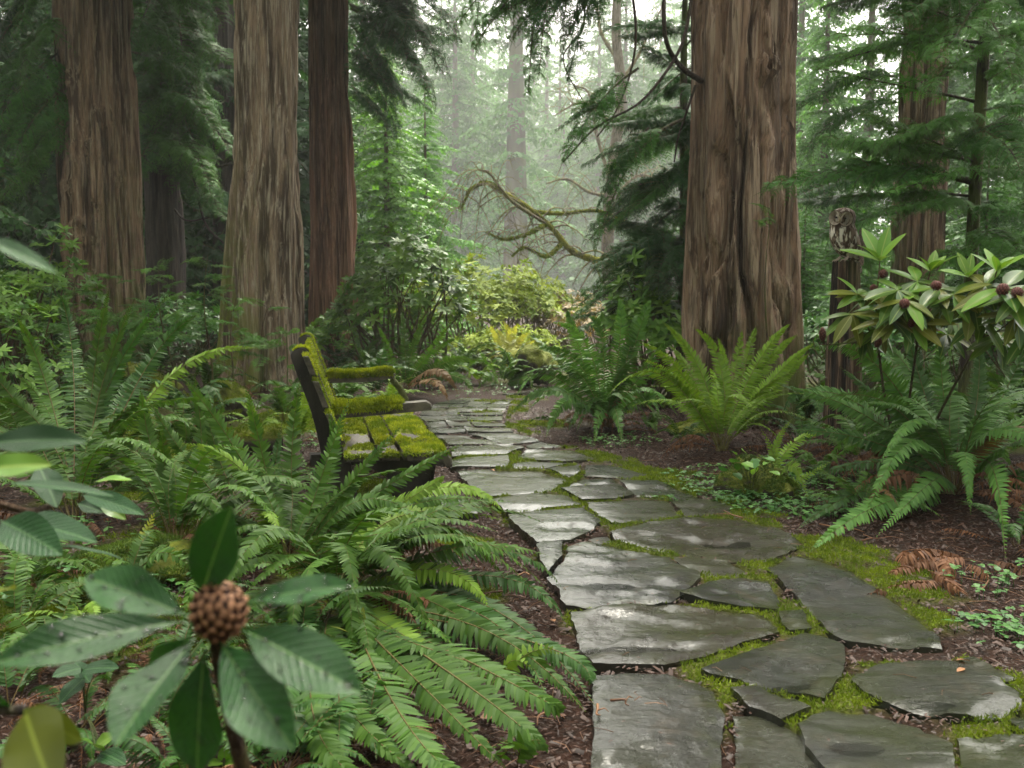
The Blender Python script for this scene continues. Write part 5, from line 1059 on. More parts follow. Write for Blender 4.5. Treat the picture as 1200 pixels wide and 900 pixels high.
# small ferns on the floor
b = GZ(588, 892); fern('young_fern', 'tiny fern frond on bare soil below the large spilling fern', b, [((615,870,2.6),(640,870,2.55),.8), ((600,872,2.6),(572,880,2.6),.7)], rg, 'fern_mid', 1, (.08, .12), (0, 360), (10, 40), 0, .2, 14)
b = GZ(575, 800); fern('young_fern', 'small pale frond reaching over the soil toward the flagstones', b, [((620,765,2.95),(656,768,2.9),.8), ((600,775,2.95),(630,790,2.9),.7)], rg, 'fern_light', 1, (.1, .15), (0, 360), (20, 40), 0, .16, 18)
b = GZ(150, 690); fern('young_fern', 'low feathery light green fern behind the big glossy leaves', b, [((130,655,3.8),(95,650,3.7),.7,'fern_light'), ((165,640,3.9),(182,600,3.9),.8,'fern_yellow'), ((170,660,3.8),(210,640,3.7),.7), ((120,680,3.7),(60,690,3.5),.6), ((140,700,3.6),(110,730,3.4),.7)], rg, 'fern_mid', 5, (.3, .45), (0, 360), (25, 60), 3, .15, 28)
b = GZ(30, 690); fern('young_fern', 'spreading green fern under the dark glossy leaves at the floor edge', b, [((50,655,3.7),(110,665,3.6),.6), ((20,650,3.8),(-20,640,3.7),.6), ((60,680,3.6),(100,720,3.4),.6)], rg, 'fern_mid', 6, (.35, .5), (0, 360), (25, 55), 3, .15, 28)
b = GZ(330, 850); fern('sword_fern', 'dark low fern in shade beneath the big glossy leaves', b, [((330,840,2.6),(280,880,2.5),.7,'fern_dark'), ((350,850,2.6),(300,905,2.4),.8,'fern_dark')], rg, 'fern_dark', 3, (.25, .4), (0, 360), (20, 50), 6, .14, 30)
LOW = 'low green fern in the dim undergrowth between the moss mound and the big glossy leaves'
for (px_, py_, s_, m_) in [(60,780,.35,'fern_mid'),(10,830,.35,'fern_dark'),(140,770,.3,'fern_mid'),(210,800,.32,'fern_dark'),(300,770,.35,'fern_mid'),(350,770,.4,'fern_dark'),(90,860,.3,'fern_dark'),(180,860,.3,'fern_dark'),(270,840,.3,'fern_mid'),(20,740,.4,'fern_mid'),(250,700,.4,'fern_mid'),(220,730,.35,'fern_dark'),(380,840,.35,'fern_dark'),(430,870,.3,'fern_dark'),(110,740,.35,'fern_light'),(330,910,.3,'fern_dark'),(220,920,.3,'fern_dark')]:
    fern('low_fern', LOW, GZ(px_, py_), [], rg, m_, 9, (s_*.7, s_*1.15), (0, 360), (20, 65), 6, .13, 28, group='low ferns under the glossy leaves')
# mid-distance ferns and floor plants: shared fronds
SH = []
for k in range(6):
    m2 = MB(); r2 = np.random.default_rng(500+k); e = R([65, 55, 45, 60, 35, 70][k]); e2 = e-R([70, 60, 75, 95, 60, 50][k]); md = np.array([math.cos(e), 0, math.sin(e)])*.52; tp = md+np.array([math.cos(e2), 0, math.sin(e2)])*.5
    frond(m2, (0, 0, 0), md, tp, .125, 26, r2, 'fern', .15, rach=.004); SH.append(m2.mesh('frond', 'fern_mid'))
def shared_fern(px, depth, s, n, mat, label, rg, group, name='sword_fern', z=0):
    x = (px-600)/FPX*depth; b = on_ground(x, depth, z); t = thing(name, b, label, 'fern', group); a0 = rg.uniform(0, 6.28)
    for i in range(n):
        f = s*rg.uniform(.75, 1.15); Mx = Matrix.Translation(Vector(b)) @ Matrix.Rotation(a0+i*6.283/n+rg.normal(0, .2), 4, 'Z') @ Matrix.Rotation(rg.normal(0, .12), 4, 'X') @ Matrix.Diagonal((f, f, f, 1)); inst('frond', SH[rg.integers(6)], t, Mx, mat)
    return t
LFN = 'leafy sword fern on the shaded forest floor behind the tall fern'
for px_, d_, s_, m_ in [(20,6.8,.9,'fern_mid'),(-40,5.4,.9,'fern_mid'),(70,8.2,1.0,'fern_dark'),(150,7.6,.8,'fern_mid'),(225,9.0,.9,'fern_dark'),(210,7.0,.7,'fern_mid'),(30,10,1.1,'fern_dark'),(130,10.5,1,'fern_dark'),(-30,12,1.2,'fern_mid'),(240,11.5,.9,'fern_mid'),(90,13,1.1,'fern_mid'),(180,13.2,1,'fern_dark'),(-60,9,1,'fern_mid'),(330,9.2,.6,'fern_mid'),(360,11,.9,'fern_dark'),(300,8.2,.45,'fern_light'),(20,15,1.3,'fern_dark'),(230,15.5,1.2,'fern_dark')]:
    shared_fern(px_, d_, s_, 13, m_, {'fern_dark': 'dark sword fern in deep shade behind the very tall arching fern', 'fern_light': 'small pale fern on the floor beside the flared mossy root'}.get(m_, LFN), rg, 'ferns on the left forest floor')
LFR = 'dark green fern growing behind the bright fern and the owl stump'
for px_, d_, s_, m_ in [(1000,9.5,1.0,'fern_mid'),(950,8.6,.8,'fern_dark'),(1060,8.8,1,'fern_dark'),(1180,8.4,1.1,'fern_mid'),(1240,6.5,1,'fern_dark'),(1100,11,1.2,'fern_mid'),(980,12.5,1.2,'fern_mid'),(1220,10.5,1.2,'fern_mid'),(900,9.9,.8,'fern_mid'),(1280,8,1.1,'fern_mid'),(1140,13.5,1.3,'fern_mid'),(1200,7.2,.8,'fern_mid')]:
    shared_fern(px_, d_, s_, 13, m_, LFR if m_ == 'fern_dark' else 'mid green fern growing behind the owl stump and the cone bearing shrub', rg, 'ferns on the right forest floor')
LFC = 'green fern tucked under the rhododendron thicket by the far path'
for px_, d_, s_, m_ in [(540,14.5,.9,'fern_mid'),(430,14,1,'fern_mid'),(650,14.5,.9,'fern_mid'),(680,13,.9,'fern_dark'),(550,16.5,1,'fern_light'),(400,15,1,'fern_dark'),(640,17,1,'fern_light'),(770,12,.9,'fern_mid'),(450,16,1.1,'fern_mid'),(610,18.5,1,'fern_mid'),(420,9.4,.6,'fern_mid'),(455,10.3,.6,'fern_light'),(400,10.6,.8,'fern_mid'),(435,11.6,.9,'fern_dark'),(530,13.4,.55,'fern_mid'),(562,13.9,.6,'fern_light'),(508,13.0,.6,'fern_mid'),(600,15,.8,'fern_mid'),(545,15.2,.8,'fern_mid'),(480,12.6,.6,'fern_light')]:
    if d_ < 12: shared_fern(px_, d_, s_, 12, m_, 'small leafy fern on the floor between the bench back and the slim red trunk', rg, 'ferns behind the bench')
    else: shared_fern(px_, d_, s_, 12, m_, {'fern_light': 'pale yellow green fern', 'fern_dark': 'dark green fern'}.get(m_, 'green fern')+' tucked under the rhododendron thicket by the far path', rg, 'ferns by the far path')
for (px_, py_, s_, m_, lb) in [(965,555,.4,'fern_mid','mid sized green fern on the bank between the mossy rock and the huge fern'),(1010,600,.42,'fern_mid','low green fern under the drooping tips of the huge fern'),(940,528,.5,'fern_dark','dark fern tucked behind the small pale young fern'),(1190,640,.5,'fern_dark','dark fern crouching beside the lime green seedling leaves'),(800,520,.4,'fern_mid','small fern on soil between the dark bending fern and the bright fern'),(660,500,.35,'fern_dark','small dark fern under the drooping fronds at the path bend'),(1010,545,.6,'fern_mid','fern filling the dim space between owl stump and huge fern'),(760,505,.35,'fern_mid','small fern beside the golden mossy hump')]:
    fern('low_fern', lb, GZ(px_, py_), [], rg, m_, 11, (s_*.7, s_*1.2), (0, 360), (25, 65), 5, .125, 30)
DG = 'rust brown dead fern frond flattened on dark soil below the huge fern'
for (px_, py_) in [(1085,672),(1120,690),(1060,650),(1150,660),(1100,650),(1130,665)]:
    g = GZ(px_, py_); t = thing('dead_frond', g, DG, 'fern frond', 'dead fronds below the huge fern')
    for i in range(2): arc_frond(t, g+[0, 0, .02], rg, (.25, .45), (180, 340), (2, 14), 'fern_dead', .2, 24, 'dead_frond', (5, 20))
b = GZ(205, 640)
fern('sword_fern', 'upright narrow sword fern between the mossy stump and the tall ladder fronds', b, [((190,540,4.8),(165,455,4.8),.9), ((215,540,4.8),(228,440,4.8),.9), ((235,550,4.7),(265,470,4.7),.8), ((170,560,4.8),(115,500,4.7),.7), ((200,560,4.6),(190,500,4.4),.8)], rg, 'fern_mid', 12, (.6, .95), (0, 360), (35, 75), 5, .098, 44)
# reddish dead fern heap beside the flared root
for (px_, py_, s_) in [(255, 478, .45), (215, 520, .4), (275, 470, .4)]:
    g = GZ(px_, py_); t = thing('dead_fern', g, 'heap of rust brown dead fern fronds beside the flared mossy root', 'fern', 'dead fern heaps by the root')
    for i in range(14): arc_frond(t, g, rg, (s_*.7, s_*1.2), (0, 360), (20, 60), 'fern_dead', .16, 20, 'dead_frond', (50, 110))
# ------------------------------------------------------------------ leafy seedlings and shrubs
rg = np.random.default_rng(121)
LS = 'light green feathery seedling in front of the reddish trunks'
for px_, d_, H_, n_ in [(95,9.8,1.55,16),(150,10.4,1.55,16),(205,10.2,1.6,18),(245,10.8,1.75,20),(265,9.6,1.35,12),(60,11,1.5,14),(300,11.2,1.25,10)]:
    x = (px_-600)/FPX*d_; small_conifer('hemlock_seedling', LS, on_ground(x, d_), H_, .014, ['seedling', 'seedling', 'cedar_light'], rg, [(H_*.45, H_*.98, n_, 0, 360)], (.28, .62), BOS, (-20, 25), (rg.normal(0, .08), rg.normal(0, .08)), 'stem_brown', 'seedlings in front of the reddish trunks', 5)
q = P(895, 330, 8.7); t = small_conifer('hemlock_seedling', 'small bright seedling sprouting against the massive cedar trunk', on_ground(q[0]+.05, 8.8), 2.1, .012, ['seedling'], rg, [(1.75, 2.08, 6, 90, 330)], (.2, .35), BOS, (-10, 30), (.02, 0), 'stem_brown', None, 5)
def rosette_bush(name, label, px, depth, rx, H, n, mat, rg, ls=.10, nl=8, stems=14, group=None, low=.35, y=None):
    x = (px-600)/FPX*depth; b = on_ground(x, depth); t = thing(name, b, label, 'shrub', group); st = MB(); cr = MB()
    for i in range(n):
        th = rg.uniform(0, 6.28); u = rg.random()**.5; ph = rg.random(); rr = rx*u
        zz_ = H*(low+(1-low)*math.sqrt(max(0, 1-(u*.95)**2))*rg.uniform(.55, 1.03)); zz_ *= .60+.75*float(fbm(x+math.cos(th)*rr*1.6, math.sin(th)*rr*1.1, px*.1, 2))
        c = b+np.array([math.cos(th)*rr, math.sin(th)*rr*.8, zz_]); ax = nrm(np.array([math.cos(th)*u*.7, math.sin(th)*u*.7-.15, 1.0])+rg.normal(0, .25, 3)); e1 = nrm(np.cross(ax, [.3, .9, .1])); e2 = np.cross(ax, e1); a0 = rg.uniform(0, 6.28); vv = np.clip(.5+.35*rg.normal(), 0, 1)
        for k in range(nl):
            a = a0+k*6.283/nl+rg.normal(0, .15); d = nrm((e1*math.cos(a)+e2*math.sin(a))+ax*rg.uniform(-.1, .8)); leaf(cr, c, c+d*ls*rg.uniform(.75, 1.2), ax, ls*.36, rg, 3, .15, .15, 3, a=np.clip(vv+rg.normal(0, .12), 0, 1), prof=(.8, .7))
        if i % max(1, n//(stems*3)) == 0: 
            s0 = b+np.array([rg.normal(0, rx*.25), rg.normal(0, .15), -.05]); md = s0*.45+c*.55+np.array([rg.normal(0, .15), rg.normal(0, .15), -.1*H]); tube(st, spline([s0, md, c], 9), np.linspace(.022, .006, 9)*(H/1.6), 5, a=.3)
    st.build('stem', 'twig_pale' if mat != 'rhodo_bush_dark' else 'stem_brown', t); o = cr.build('foliage', mat, t); return t
rosette_bush('rhododendron_bush', 'dark leafed rhododendron with bare crooked stems beside the slim red trunk', 470, 15.0, 1.15, 1.95, 330, 'rhodo_bush_dark', rg, .15, 8)
rosette_bush('rhododendron_bush', 'broad bright yellow green rhododendron thicket beyond the path', 560, 18.5, 1.7, 2.0, 620, 'rhodo_bush', rg, .14, 7)
rosette_bush('rhododendron_bush', 'smaller pale rhododendron to the side of the broad bright thicket', 625, 20.5, 1.1, 1.7, 300, 'rhodo_bush', rg, .14, 7)
rosette_bush('azalea_bush', 'twiggy orange tinged azalea near the leaning mossy tree', 665, 21, 1.2, 1.5, 300, 'azalea', rg, .10, 6)
rosette_bush('azalea_bush', 'low yellowish azalea behind the dark bending fern', 700, 18, 1.1, 1.25, 260, 'azalea', rg, .10, 6)
rosette_bush('rhododendron_bush', 'green rhododendron with reddish buds between bending fern and massive cedar', 775, 11.2, .75, 1.65, 170, 'rhodo_bush_dark', rg, .15, 8)
rosette_bush('rhododendron_bush', 'low shrub with small leaves beside the knotty reddish trunk', 30, 11.5, 1.0, 1.75, 260, 'rhodo_bush_dark', rg, .11, 7)
rosette_bush('rhododendron_bush', 'low leafy shrub at the foot of the slim red trunk', 400, 15.6, .8, 1.0, 190, 'rhodo_bush_dark', rg, .12, 7)
rosette_bush('rhododendron_bush', 'low green shrub hugging the ground beyond the golden fern', 590, 16.8, 1.0, .75, 260, 'rhodo_bush', rg, .11, 7)
rosette_bush('salmonberry_bush', 'low leafy bush behind the tall fern at the left edge', -20, 7.5, .8, 1.15, 220, 'rhodo_bush_dark', rg, .09, 6)
rosette_bush('salmonberry_bush', 'leafy understory bush in shade between the two wide reddish trunks', 215, 14.8, 1.1, 1.2, 300, 'clover', rg, .11, 6)
rosette_bush('salmonberry_bush', 'leafy understory bush behind the owl stump', 1010, 11.0, .9, 1.35, 260, 'clover', rg, .11, 6)
rosette_bush('salmonberry_bush', 'leafy understory bush right of the cedar sapling', 1210, 9.0, .9, 1.4, 280, 'rhodo_bush_dark', rg, .10, 6)
# climbing leaves at the foot of the mossy grey trunk
t = thing('climbing_fern', on_ground(*P(338, 440, 12.0)[:2]), 'small ferny leaves climbing the foot of the mossy grey trunk', 'plant')
for (x_, y_, tx, ty) in [(335,392,322,385),(337,392,352,388),(335,405,322,402),(338,408,352,410),(335,420,322,425),(336,430,352,436),(335,440,325,455),(338,445,350,462)]:
    mb = MB(); frond(mb, P(x_, y_, 12.2), (P(x_, y_, 12.2)+P(tx, ty, 12.0))/2+[0, 0, .03], P(tx, ty, 11.95), .05, 8, rg, 'simple', .1, wid=.035, prof='lady', side_dir=(.2, 0, 1)); mb.build('leaf', 'seedling', t)
mb = MB(); tube(mb, spline([P(336,470,12.2), P(337,430,12.25), P(335,380,12.3)], 12), .008, 4); mb.build('stem', 'stem_green', t)
for (px_, py_, tx, ty, lb) in [(345, 475, 385, 440, 'single pale green fern tuft beside the bench back post')]:
    g = GZ(px_+5, py_+45); t = fern('young_fern', lb, g, [((356,470,g[1]-.05),(372,432,g[1]-.1),.8,'fern_light'), ((360,480,g[1]),(352,500,g[1]-.2),.8), ((352,485,g[1]),(330,498,g[1]-.1),.7)], rg, 'fern_light', 3, (.25, .4), (0, 360), (30, 60), 2, .16, 20)

# ------------------------------------------------------------------ cones
def cone_mb(c, ax, r, h, n, rg, lip=.55, jag=.3):
    c, ax = np.asarray(c, float), nrm(ax); e1 = nrm(np.cross(ax, [.31, .2, .93])); e2 = np.cross(ax, e1); mb = MB()
    th = np.linspace(0, 2*math.pi, 14, endpoint=False); ph = np.linspace(-math.pi/2, math.pi/2, 9); V = []
    for p_ in ph: V += [c+ax*(math.sin(p_)*h*.46)+(e1*math.cos(a)+e2*math.sin(a))*math.cos(p_)*r*.82 for a in th]
    i = np.arange(8)[:, None]*14; j = np.arange(14)[None]; k = (j+1) % 14; mb.quads(V, np.stack([i+j, i+k, i+14+k, i+14+j], -1), a=0.0)
    for q in range(n):
        u = (q+.5)/n; s = 1-2*u; th_ = q*2.39996; cr = math.sqrt(max(0, 1-s*s)); rad = e1*math.cos(th_)+e2*math.sin(th_); nn = nrm(rad*cr/r+ax*s/(h*.5)); p0 = c+rad*cr*r*.80+ax*s*h*.48
        up = nrm(ax-nn*(ax@nn)+1e-3*e1); sd = np.cross(nn, up); w_ = 1.9*r/math.sqrt(n)*2.3*rg.uniform(.85, 1.1)*(.6+.4*cr)
        tipp = p0+nn*w_*lip*rg.uniform(.8, 1.2)+up*w_*.42
        V = [p0-sd*w_*.5-up*w_*.35, p0+sd*w_*.5-up*w_*.35, p0+sd*w_*.34+up*w_*.28+nn*w_*lip*.75, p0-sd*w_*.34+up*w_*.28+nn*w_*lip*.75, tipp+up*w_*.10, p0+up*w_*.5]
        mb.add(V, [[0, 1, 4], [1, 2, 4], [3, 0, 4], [2, 5, 4], [5, 3, 4]], [.15, .15, .55, .55, rg.uniform(.7, 1), .05])
    return mb

# ------------------------------------------------------------------ foreground rhododendron with a cone
rg = np.random.default_rng(131)
g = on_ground(P(250, 800, .85)[0], .95); FG = thing('rhododendron', g, 'blurred rhododendron sprig of large glossy leaves around one brown cone', 'shrub')
cc = P(257, 717, .76)
mb = MB(); tube(mb, spline([g-[0, 0, .05], g+[.02, .03, .35], P(262, 800, .84), P(256, 735, .78)], 20), np.linspace(.011, .006, 20), 8); mb.build('stem', 'stem_brown', FG)
NL = [((236,700,.77),(268,602,.74),66,.18,(0,-1,.25)), ((288,706,.76),(404,683,.73),44,.16,(0,-.6,.8)), ((283,737,.75),(414,806,.66),78,.16,(.1,-.8,.7)), ((258,752,.75),(332,868,.66),84,.16,(.0,-.9,.6)), ((228,750,.76),(136,862,.67),84,.14,(-.1,-.9,.6)), ((222,722,.77),(100,676,.80),64,.10,(0,-.7,.7)), ((216,728,.76),(4,768,.70),66,.22,(0,-.75,.65)), ((240,760,.79),(228,905,.78),80,.12,(0,-1,.3)), ((225,745,.78),(170,805,.80),50,.12,(0,-.8,.5))]
for (b_, t_, wpx, bend, up) in NL:
    a, e = P(*b_), P(*t_); mb = MB(); w_ = wpx/FPX*(b_[2]+t_[2])/2*.93
    bb = -np.asarray(up)*.0; e2 = e+nrm(np.asarray(up, float))*np.linalg.norm(e-a)*bend*.55; a_ = a
    leaf(mb, a_, e2, np.asarray(up)+rg.normal(0, .12, 3), w_, rg, 30, .32, bend*.55+rg.uniform(0, .06), 9, wave=.13, prof=(1.15+rg.uniform(0, .25), .75), petiole=.04, a=np.repeat(np.linspace(0, 1, 31), 9)); lf_ = mb.build('leaf', 'rhodo_near', FG)
    V, F = mb.arrays(); pd, nd = scatter_tris(V, F, 26, rg); nd = np.where((nd@np.asarray(up, float))[:, None] < 0, -nd, nd); dm = MB()
    for p_, n_ in zip(pd, nd):
        r_ = rg.gamma(3, .00042)+.0004; s1 = nrm(np.cross(n_, [.3, .5, .8])); s2 = np.cross(n_, s1); ph_ = np.linspace(0, math.pi/2, 5); ta = np.linspace(0, 2*math.pi, 10, endpoint=False)
        Vd = np.array([p_+(s1*math.cos(a1)+s2*math.sin(a1))*math.cos(h1)*r_+n_*(math.sin(h1)*r_*.6+.0002) for h1 in ph_ for a1 in ta]); i1 = np.arange(4)[:, None]*10; j1 = np.arange(10)[None]; k1 = (j1+1) % 10; dm.quads(Vd, np.stack([i1+j1, i1+k1, i1+10+k1, i1+10+j1], -1))
    dd_ = dm.build('water_drops', 'raindrop', lf_, at=ORG[FG.name]); dd_['kind'] = 'stuff'
cb = cone_mb(cc, (.25, -.55, .8), .0245, .050, 84, rg, .38); cone_ = cb.build('cone', 'cone', FG)
# dark glossy shrub at the left edge, out of focus
g = on_ground(P(-60, 800, 1.15)[0], 1.2); SG = thing('salal_shrub', g, 'dark glossy leafed shrub reaching in with out of focus leaves', 'shrub')
mb = MB(); tube(mb, spline([g, g+[.02, 0, .3], P(-60, 640, 1.2), P(-20, 590, 1.25), P(40, 600, 1.3), P(75, 580, 1.35)], 24), np.linspace(.009, .004, 24), 6); tube(mb, spline([P(-60, 640, 1.2), P(-70, 560, 1.0), P(-40, 540, .9)], 10), np.linspace(.006, .004, 10), 6); mb.build('stem', 'stem_brown', SG)
for (b_, t_, wpx, mt) in [((-20,520,.95),(95,508,.95),42,'salal'), ((-30,552,.85),(55,538,.85),40,'rhodo_young'), ((45,545,1.35),(66,588,1.3),36,'salal'), ((0,610,1.25),(60,638,1.15),52,'salal'), ((10,612,1.3),(104,616,1.2),46,'salal'), ((5,566,1.1),(130,568,1.1),18,'salal'), ((95,580,1.6),(160,592,1.5),26,'salal'), ((90,590,1.6),(120,598,1.6),22,'salal'), ((115,590,1.6),(148,606,1.6),20,'rhodo_leaf'), ((110,565,1.7),(153,557,1.7),16,'rhodo_young'), ((60,640,1.4),(145,644,1.4),16,'salal'), ((20,690,1.0),(-30,690,.9),30,'rhodo_old'), ((-25,278,.8),(58,304,.75),22,'rhodo_near')]:
    a, e = P(*b_), P(*t_); mb = MB(); leaf(mb, a, e, (rg.normal(0, .2), -.55+rg.normal(0, .2), .85), wpx/FPX*b_[2]*.92, rg, 24, .32, .14, 7, wave=.12, prof=(.95, .75), a=np.repeat(np.linspace(0, 1, 25), 7)); mb.build('leaf', mt, SG)
# near yellow leaves at the lower left corner
g = on_ground(P(-20, 900, .8)[0], .85); YL = thing('yellowing_shrub', g, 'blurred yellow green leaves on a dark twig in the low foreground', 'shrub')
mb = MB(); tube(mb, spline([g, g+[.03, 0, .3], P(-15, 900, .78), P(20, 832, .8), P(90, 875, .85)], 18), np.linspace(.007, .004, 18), 6); mb.build('stem', 'twig', YL)
for (b_, t_, wpx, mt) in [((30,835,.8),(55,925,.72),74,'yellow_leaf'), ((28,832,.8),(92,868,.78),34,'yellow_leaf'), ((0,830,.8),(-40,800,.75),50,'rhodo_near')]:
    a, e = P(*b_), P(*t_); mb = MB(); leaf(mb, a, e, (0, -.9, .45), wpx/FPX*b_[2]*1.1, rg, 12, .15, .10, 5, wave=.06, prof=(.75, .6)); mb.build('leaf', mt, YL)
# low broad leaved plants
def broad_plant(name, label, base, leaves, mat, rg, prof=(.75, .62)):
    t = thing(name, base, label, 'plant'); st = MB()
    for (b_, t_, wpx) in leaves:
        a, e = P(*b_), P(*t_); tube(st, spline([np.asarray(base), (np.asarray(base)+a)/2+[0, 0, .02], a], 6), .0018, 4, cap=False); mb = MB(); leaf(mb, a, e, (rg.normal(0, .15), -.5, .9), wpx/FPX*b_[2], rg, 8, .18, .12, 5, wave=.1, prof=prof, petiole=.0); mb.build('leaf', mat if isinstance(mat, str) else mat[rg.integers(len(mat))], t)
    st.build('stem', 'stem_green', t)
broad_plant('ivy_plant', 'small plant with pale veined leaves under the big glossy leaves', GZ(100, 840), [((95,783,2.0),(62,790,1.95),22), ((97,785,2.0),(135,778,1.95),24), ((98,795,2.0),(68,822,1.95),26), ((105,800,2.0),(85,770,2.1),20), ((120,880,1.9),(95,860,1.85),26), ((118,882,1.9),(145,892,1.85),26), ((112,876,1.9),(132,860,1.9),22)], ['salal', 'rhodo_leaf'], rg)
broad_plant('lime_seedling', 'bright yellow green leaf cluster on dark soil below the big glossy leaves', GZ(262, 905), [((262,892,2.3),(285,892,2.25),20), ((262,892,2.3),(245,895,2.25),18), ((264,892,2.3),(262,875,2.3),16)], 'lime_leaf', rg)
ML = []
for q_ in range(16):
    x_, y_ = 880+rg.normal(0, 22), 546+rg.normal(0, 9); a_ = rg.uniform(0, 6.28); l_ = rg.uniform(9, 17); ML.append(((x_, y_, 5.55+rg.normal(0, .08)), (x_+l_*math.cos(a_), y_+l_*.45*math.sin(a_), 5.5+rg.normal(0, .08)), l_*.75))
broad_plant('maple_seedling', 'lime green leaves spreading low over the mossy rock', GZ(880, 585), ML, ['lime_leaf', 'clover', 'seedling'], rg)
broad_plant('maple_seedling', 'lime green leaves under the drooping frond of the huge fern', GZ(1180, 690), [((1175,650,4.6),(1155,660,4.5),18), ((1178,652,4.6),(1200,655,4.5),22), ((1176,655,4.6),(1182,675,4.5),20), ((1185,640,4.7),(1215,632,4.6),14), ((1170,648,4.6),(1158,642,4.6),14)], 'lime_leaf', rg)
broad_plant('yellow_seedling', 'thin yellow leaved seedling among the spilling fern fronds', GZ(430, 800), [((420,748,3.1),(390,728,3.0),10), ((425,745,3.1),(424,712,3.1),10), ((440,752,3.1),(462,765,3.0),10), ((428,752,3.1),(410,768,3.0),10), ((450,758,3.1),(480,752,3.0),9), ((445,755,3.1),(448,735,3.1),8)], 'fern_yellow', rg)
broad_plant('violet_plant', 'low rosette of small green leaves on the bare soil bank', GZ(1185, 760), [((1183,745,3.6),(1160,750,3.5),10), ((1185,745,3.6),(1205,742,3.5),10), ((1183,748,3.6),(1175,762,3.5),10), ((1185,742,3.6),(1180,728,3.6),9), ((1188,748,3.6),(1204,758,3.5),10)], 'clover', rg, (1, .6))

# ------------------------------------------------------------------ cone-bearing rhododendron at right
rg = np.random.default_rng(141)
g = GZ(1070, 560); RR = thing('rhododendron', g, 'rhododendron with yellow green leaf whorls and dark red cones beside the owl stump', 'shrub')
WH = [(1031,306,5.6,.95,'y'), (1052,340,5.3,.9,'m'), (1062,352,5.2,.8,'m'), (1100,338,5.3,.95,'m'), (1176,338,5.0,1.0,'m'), (1196,345,4.9,.9,'m'), (999,368,5.5,.75,'m'), (1045,375,5.3,.8,'o'), (1020,348,5.6,.8,'o'), (1140,352,5.2,.85,'m'), (1080,365,5.4,.7,'o'), (1168,318,5.1,.7,'y'), (1120,372,5.5,.7,'m'), (1012,395,5.6,.6,'o'), (1215,330,5.0,.8,'y'), (1075,330,5.4,.8,'m'), (1118,345,5.2,.85,'m'), (1155,335,5.1,.8,'o'), (1090,318,5.5,.7,'y'), (1040,360,5.4,.85,'m'), (1070,380,5.3,.8,'m'), (1110,392,5.4,.75,'o'), (1150,375,5.2,.8,'m'), (1190,372,5.0,.85,'m'), (1005,345,5.6,.7,'m'), (1030,385,5.5,.7,'m'), (1170,395,5.3,.7,'o'), (1205,390,5.1,.8,'m'), (1135,325,5.3,.65,'y')]
stm = MB(); nodes = [P(1028, 400, 5.6), P(1075, 400, 5.5), P(1150, 395, 5.4)]
for q_ in nodes: tube(stm, spline([g, (g+q_)/2+[0, .1, -.05], q_], 12), np.linspace(.012, .007, 12), 6, a=.2)
for (px_, py_, d_, s_, kind) in WH:
    c = P(px_, py_, d_); ax = nrm(np.array([rg.normal(0, .2), -.35, 1.0])); e1 = nrm(np.cross(ax, [0, 1, .2])); e2 = np.cross(ax, e1); n_ = 11 if kind != 'y' else 6; a0 = rg.uniform(0, 6)
    node = nodes[int(np.argmin([np.linalg.norm(c-q_) for q_ in nodes]))]; tube(stm, spline([node, (node+c)/2+[0, .03, -.03], c], 9), np.linspace(.006, .0035, 9), 5, a=.2)
    for k in range(n_):
        a = a0+k*6.283/n_+rg.normal(0, .2); lift = rg.uniform(-.9, .35) if kind != 'y' else rg.uniform(.5, 1.4); l = .27*s_*rg.uniform(.75, 1.1); d = nrm(e1*math.cos(a)+e2*math.sin(a)+ax*lift)
        upv = nrm(ax+d*.0+np.array([0, -.25, .2])); mb = MB(); leaf(mb, c, c+d*l, upv, l*.32, rg, 8, .2, .18, 5, prof=(.85, .75))
        mt = {'y': 'rhodo_young', 'm': ['rhodo_leaf', 'rhodo_leaf', 'rhodo_old', 'rhodo_leaf', 'rhodo_young'][rg.integers(5)], 'o': ['rhodo_old', 'rhodo_leaf'][rg.integers(2)]}[kind]; mb.build('leaf', mt, RR)
stm.build('stem', 'stem_brown', RR)
for (px_, py_, d_, r_, h_) in [(964,392,5.4,.022,.085), (1035,321,5.5,.026,.05), (1097,335,5.2,.03,.05), (1175,340,4.9,.032,.065), (1192,343,4.85,.03,.05), (1060,356,5.15,.028,.05), (1029,402,5.4,.02,.06), (1141,355,5.1,.024,.045), (1024,338,5.5,.022,.045), (1068,379,5.2,.02,.05)]:
    c = P(px_, py_, d_); cone_mb(c, (rg.normal(0, .2), -.3, 1), r_, h_, 60, rg, .5).build('cone', 'cone_red', RR)
    if py_ > 380: mb = MB(); tube(mb, spline([c-[0, 0, h_*.4], c+[.02, .05, -.06], nodes[0]], 8), .0035, 5); mb.build('twig', 'stem_brown', RR)

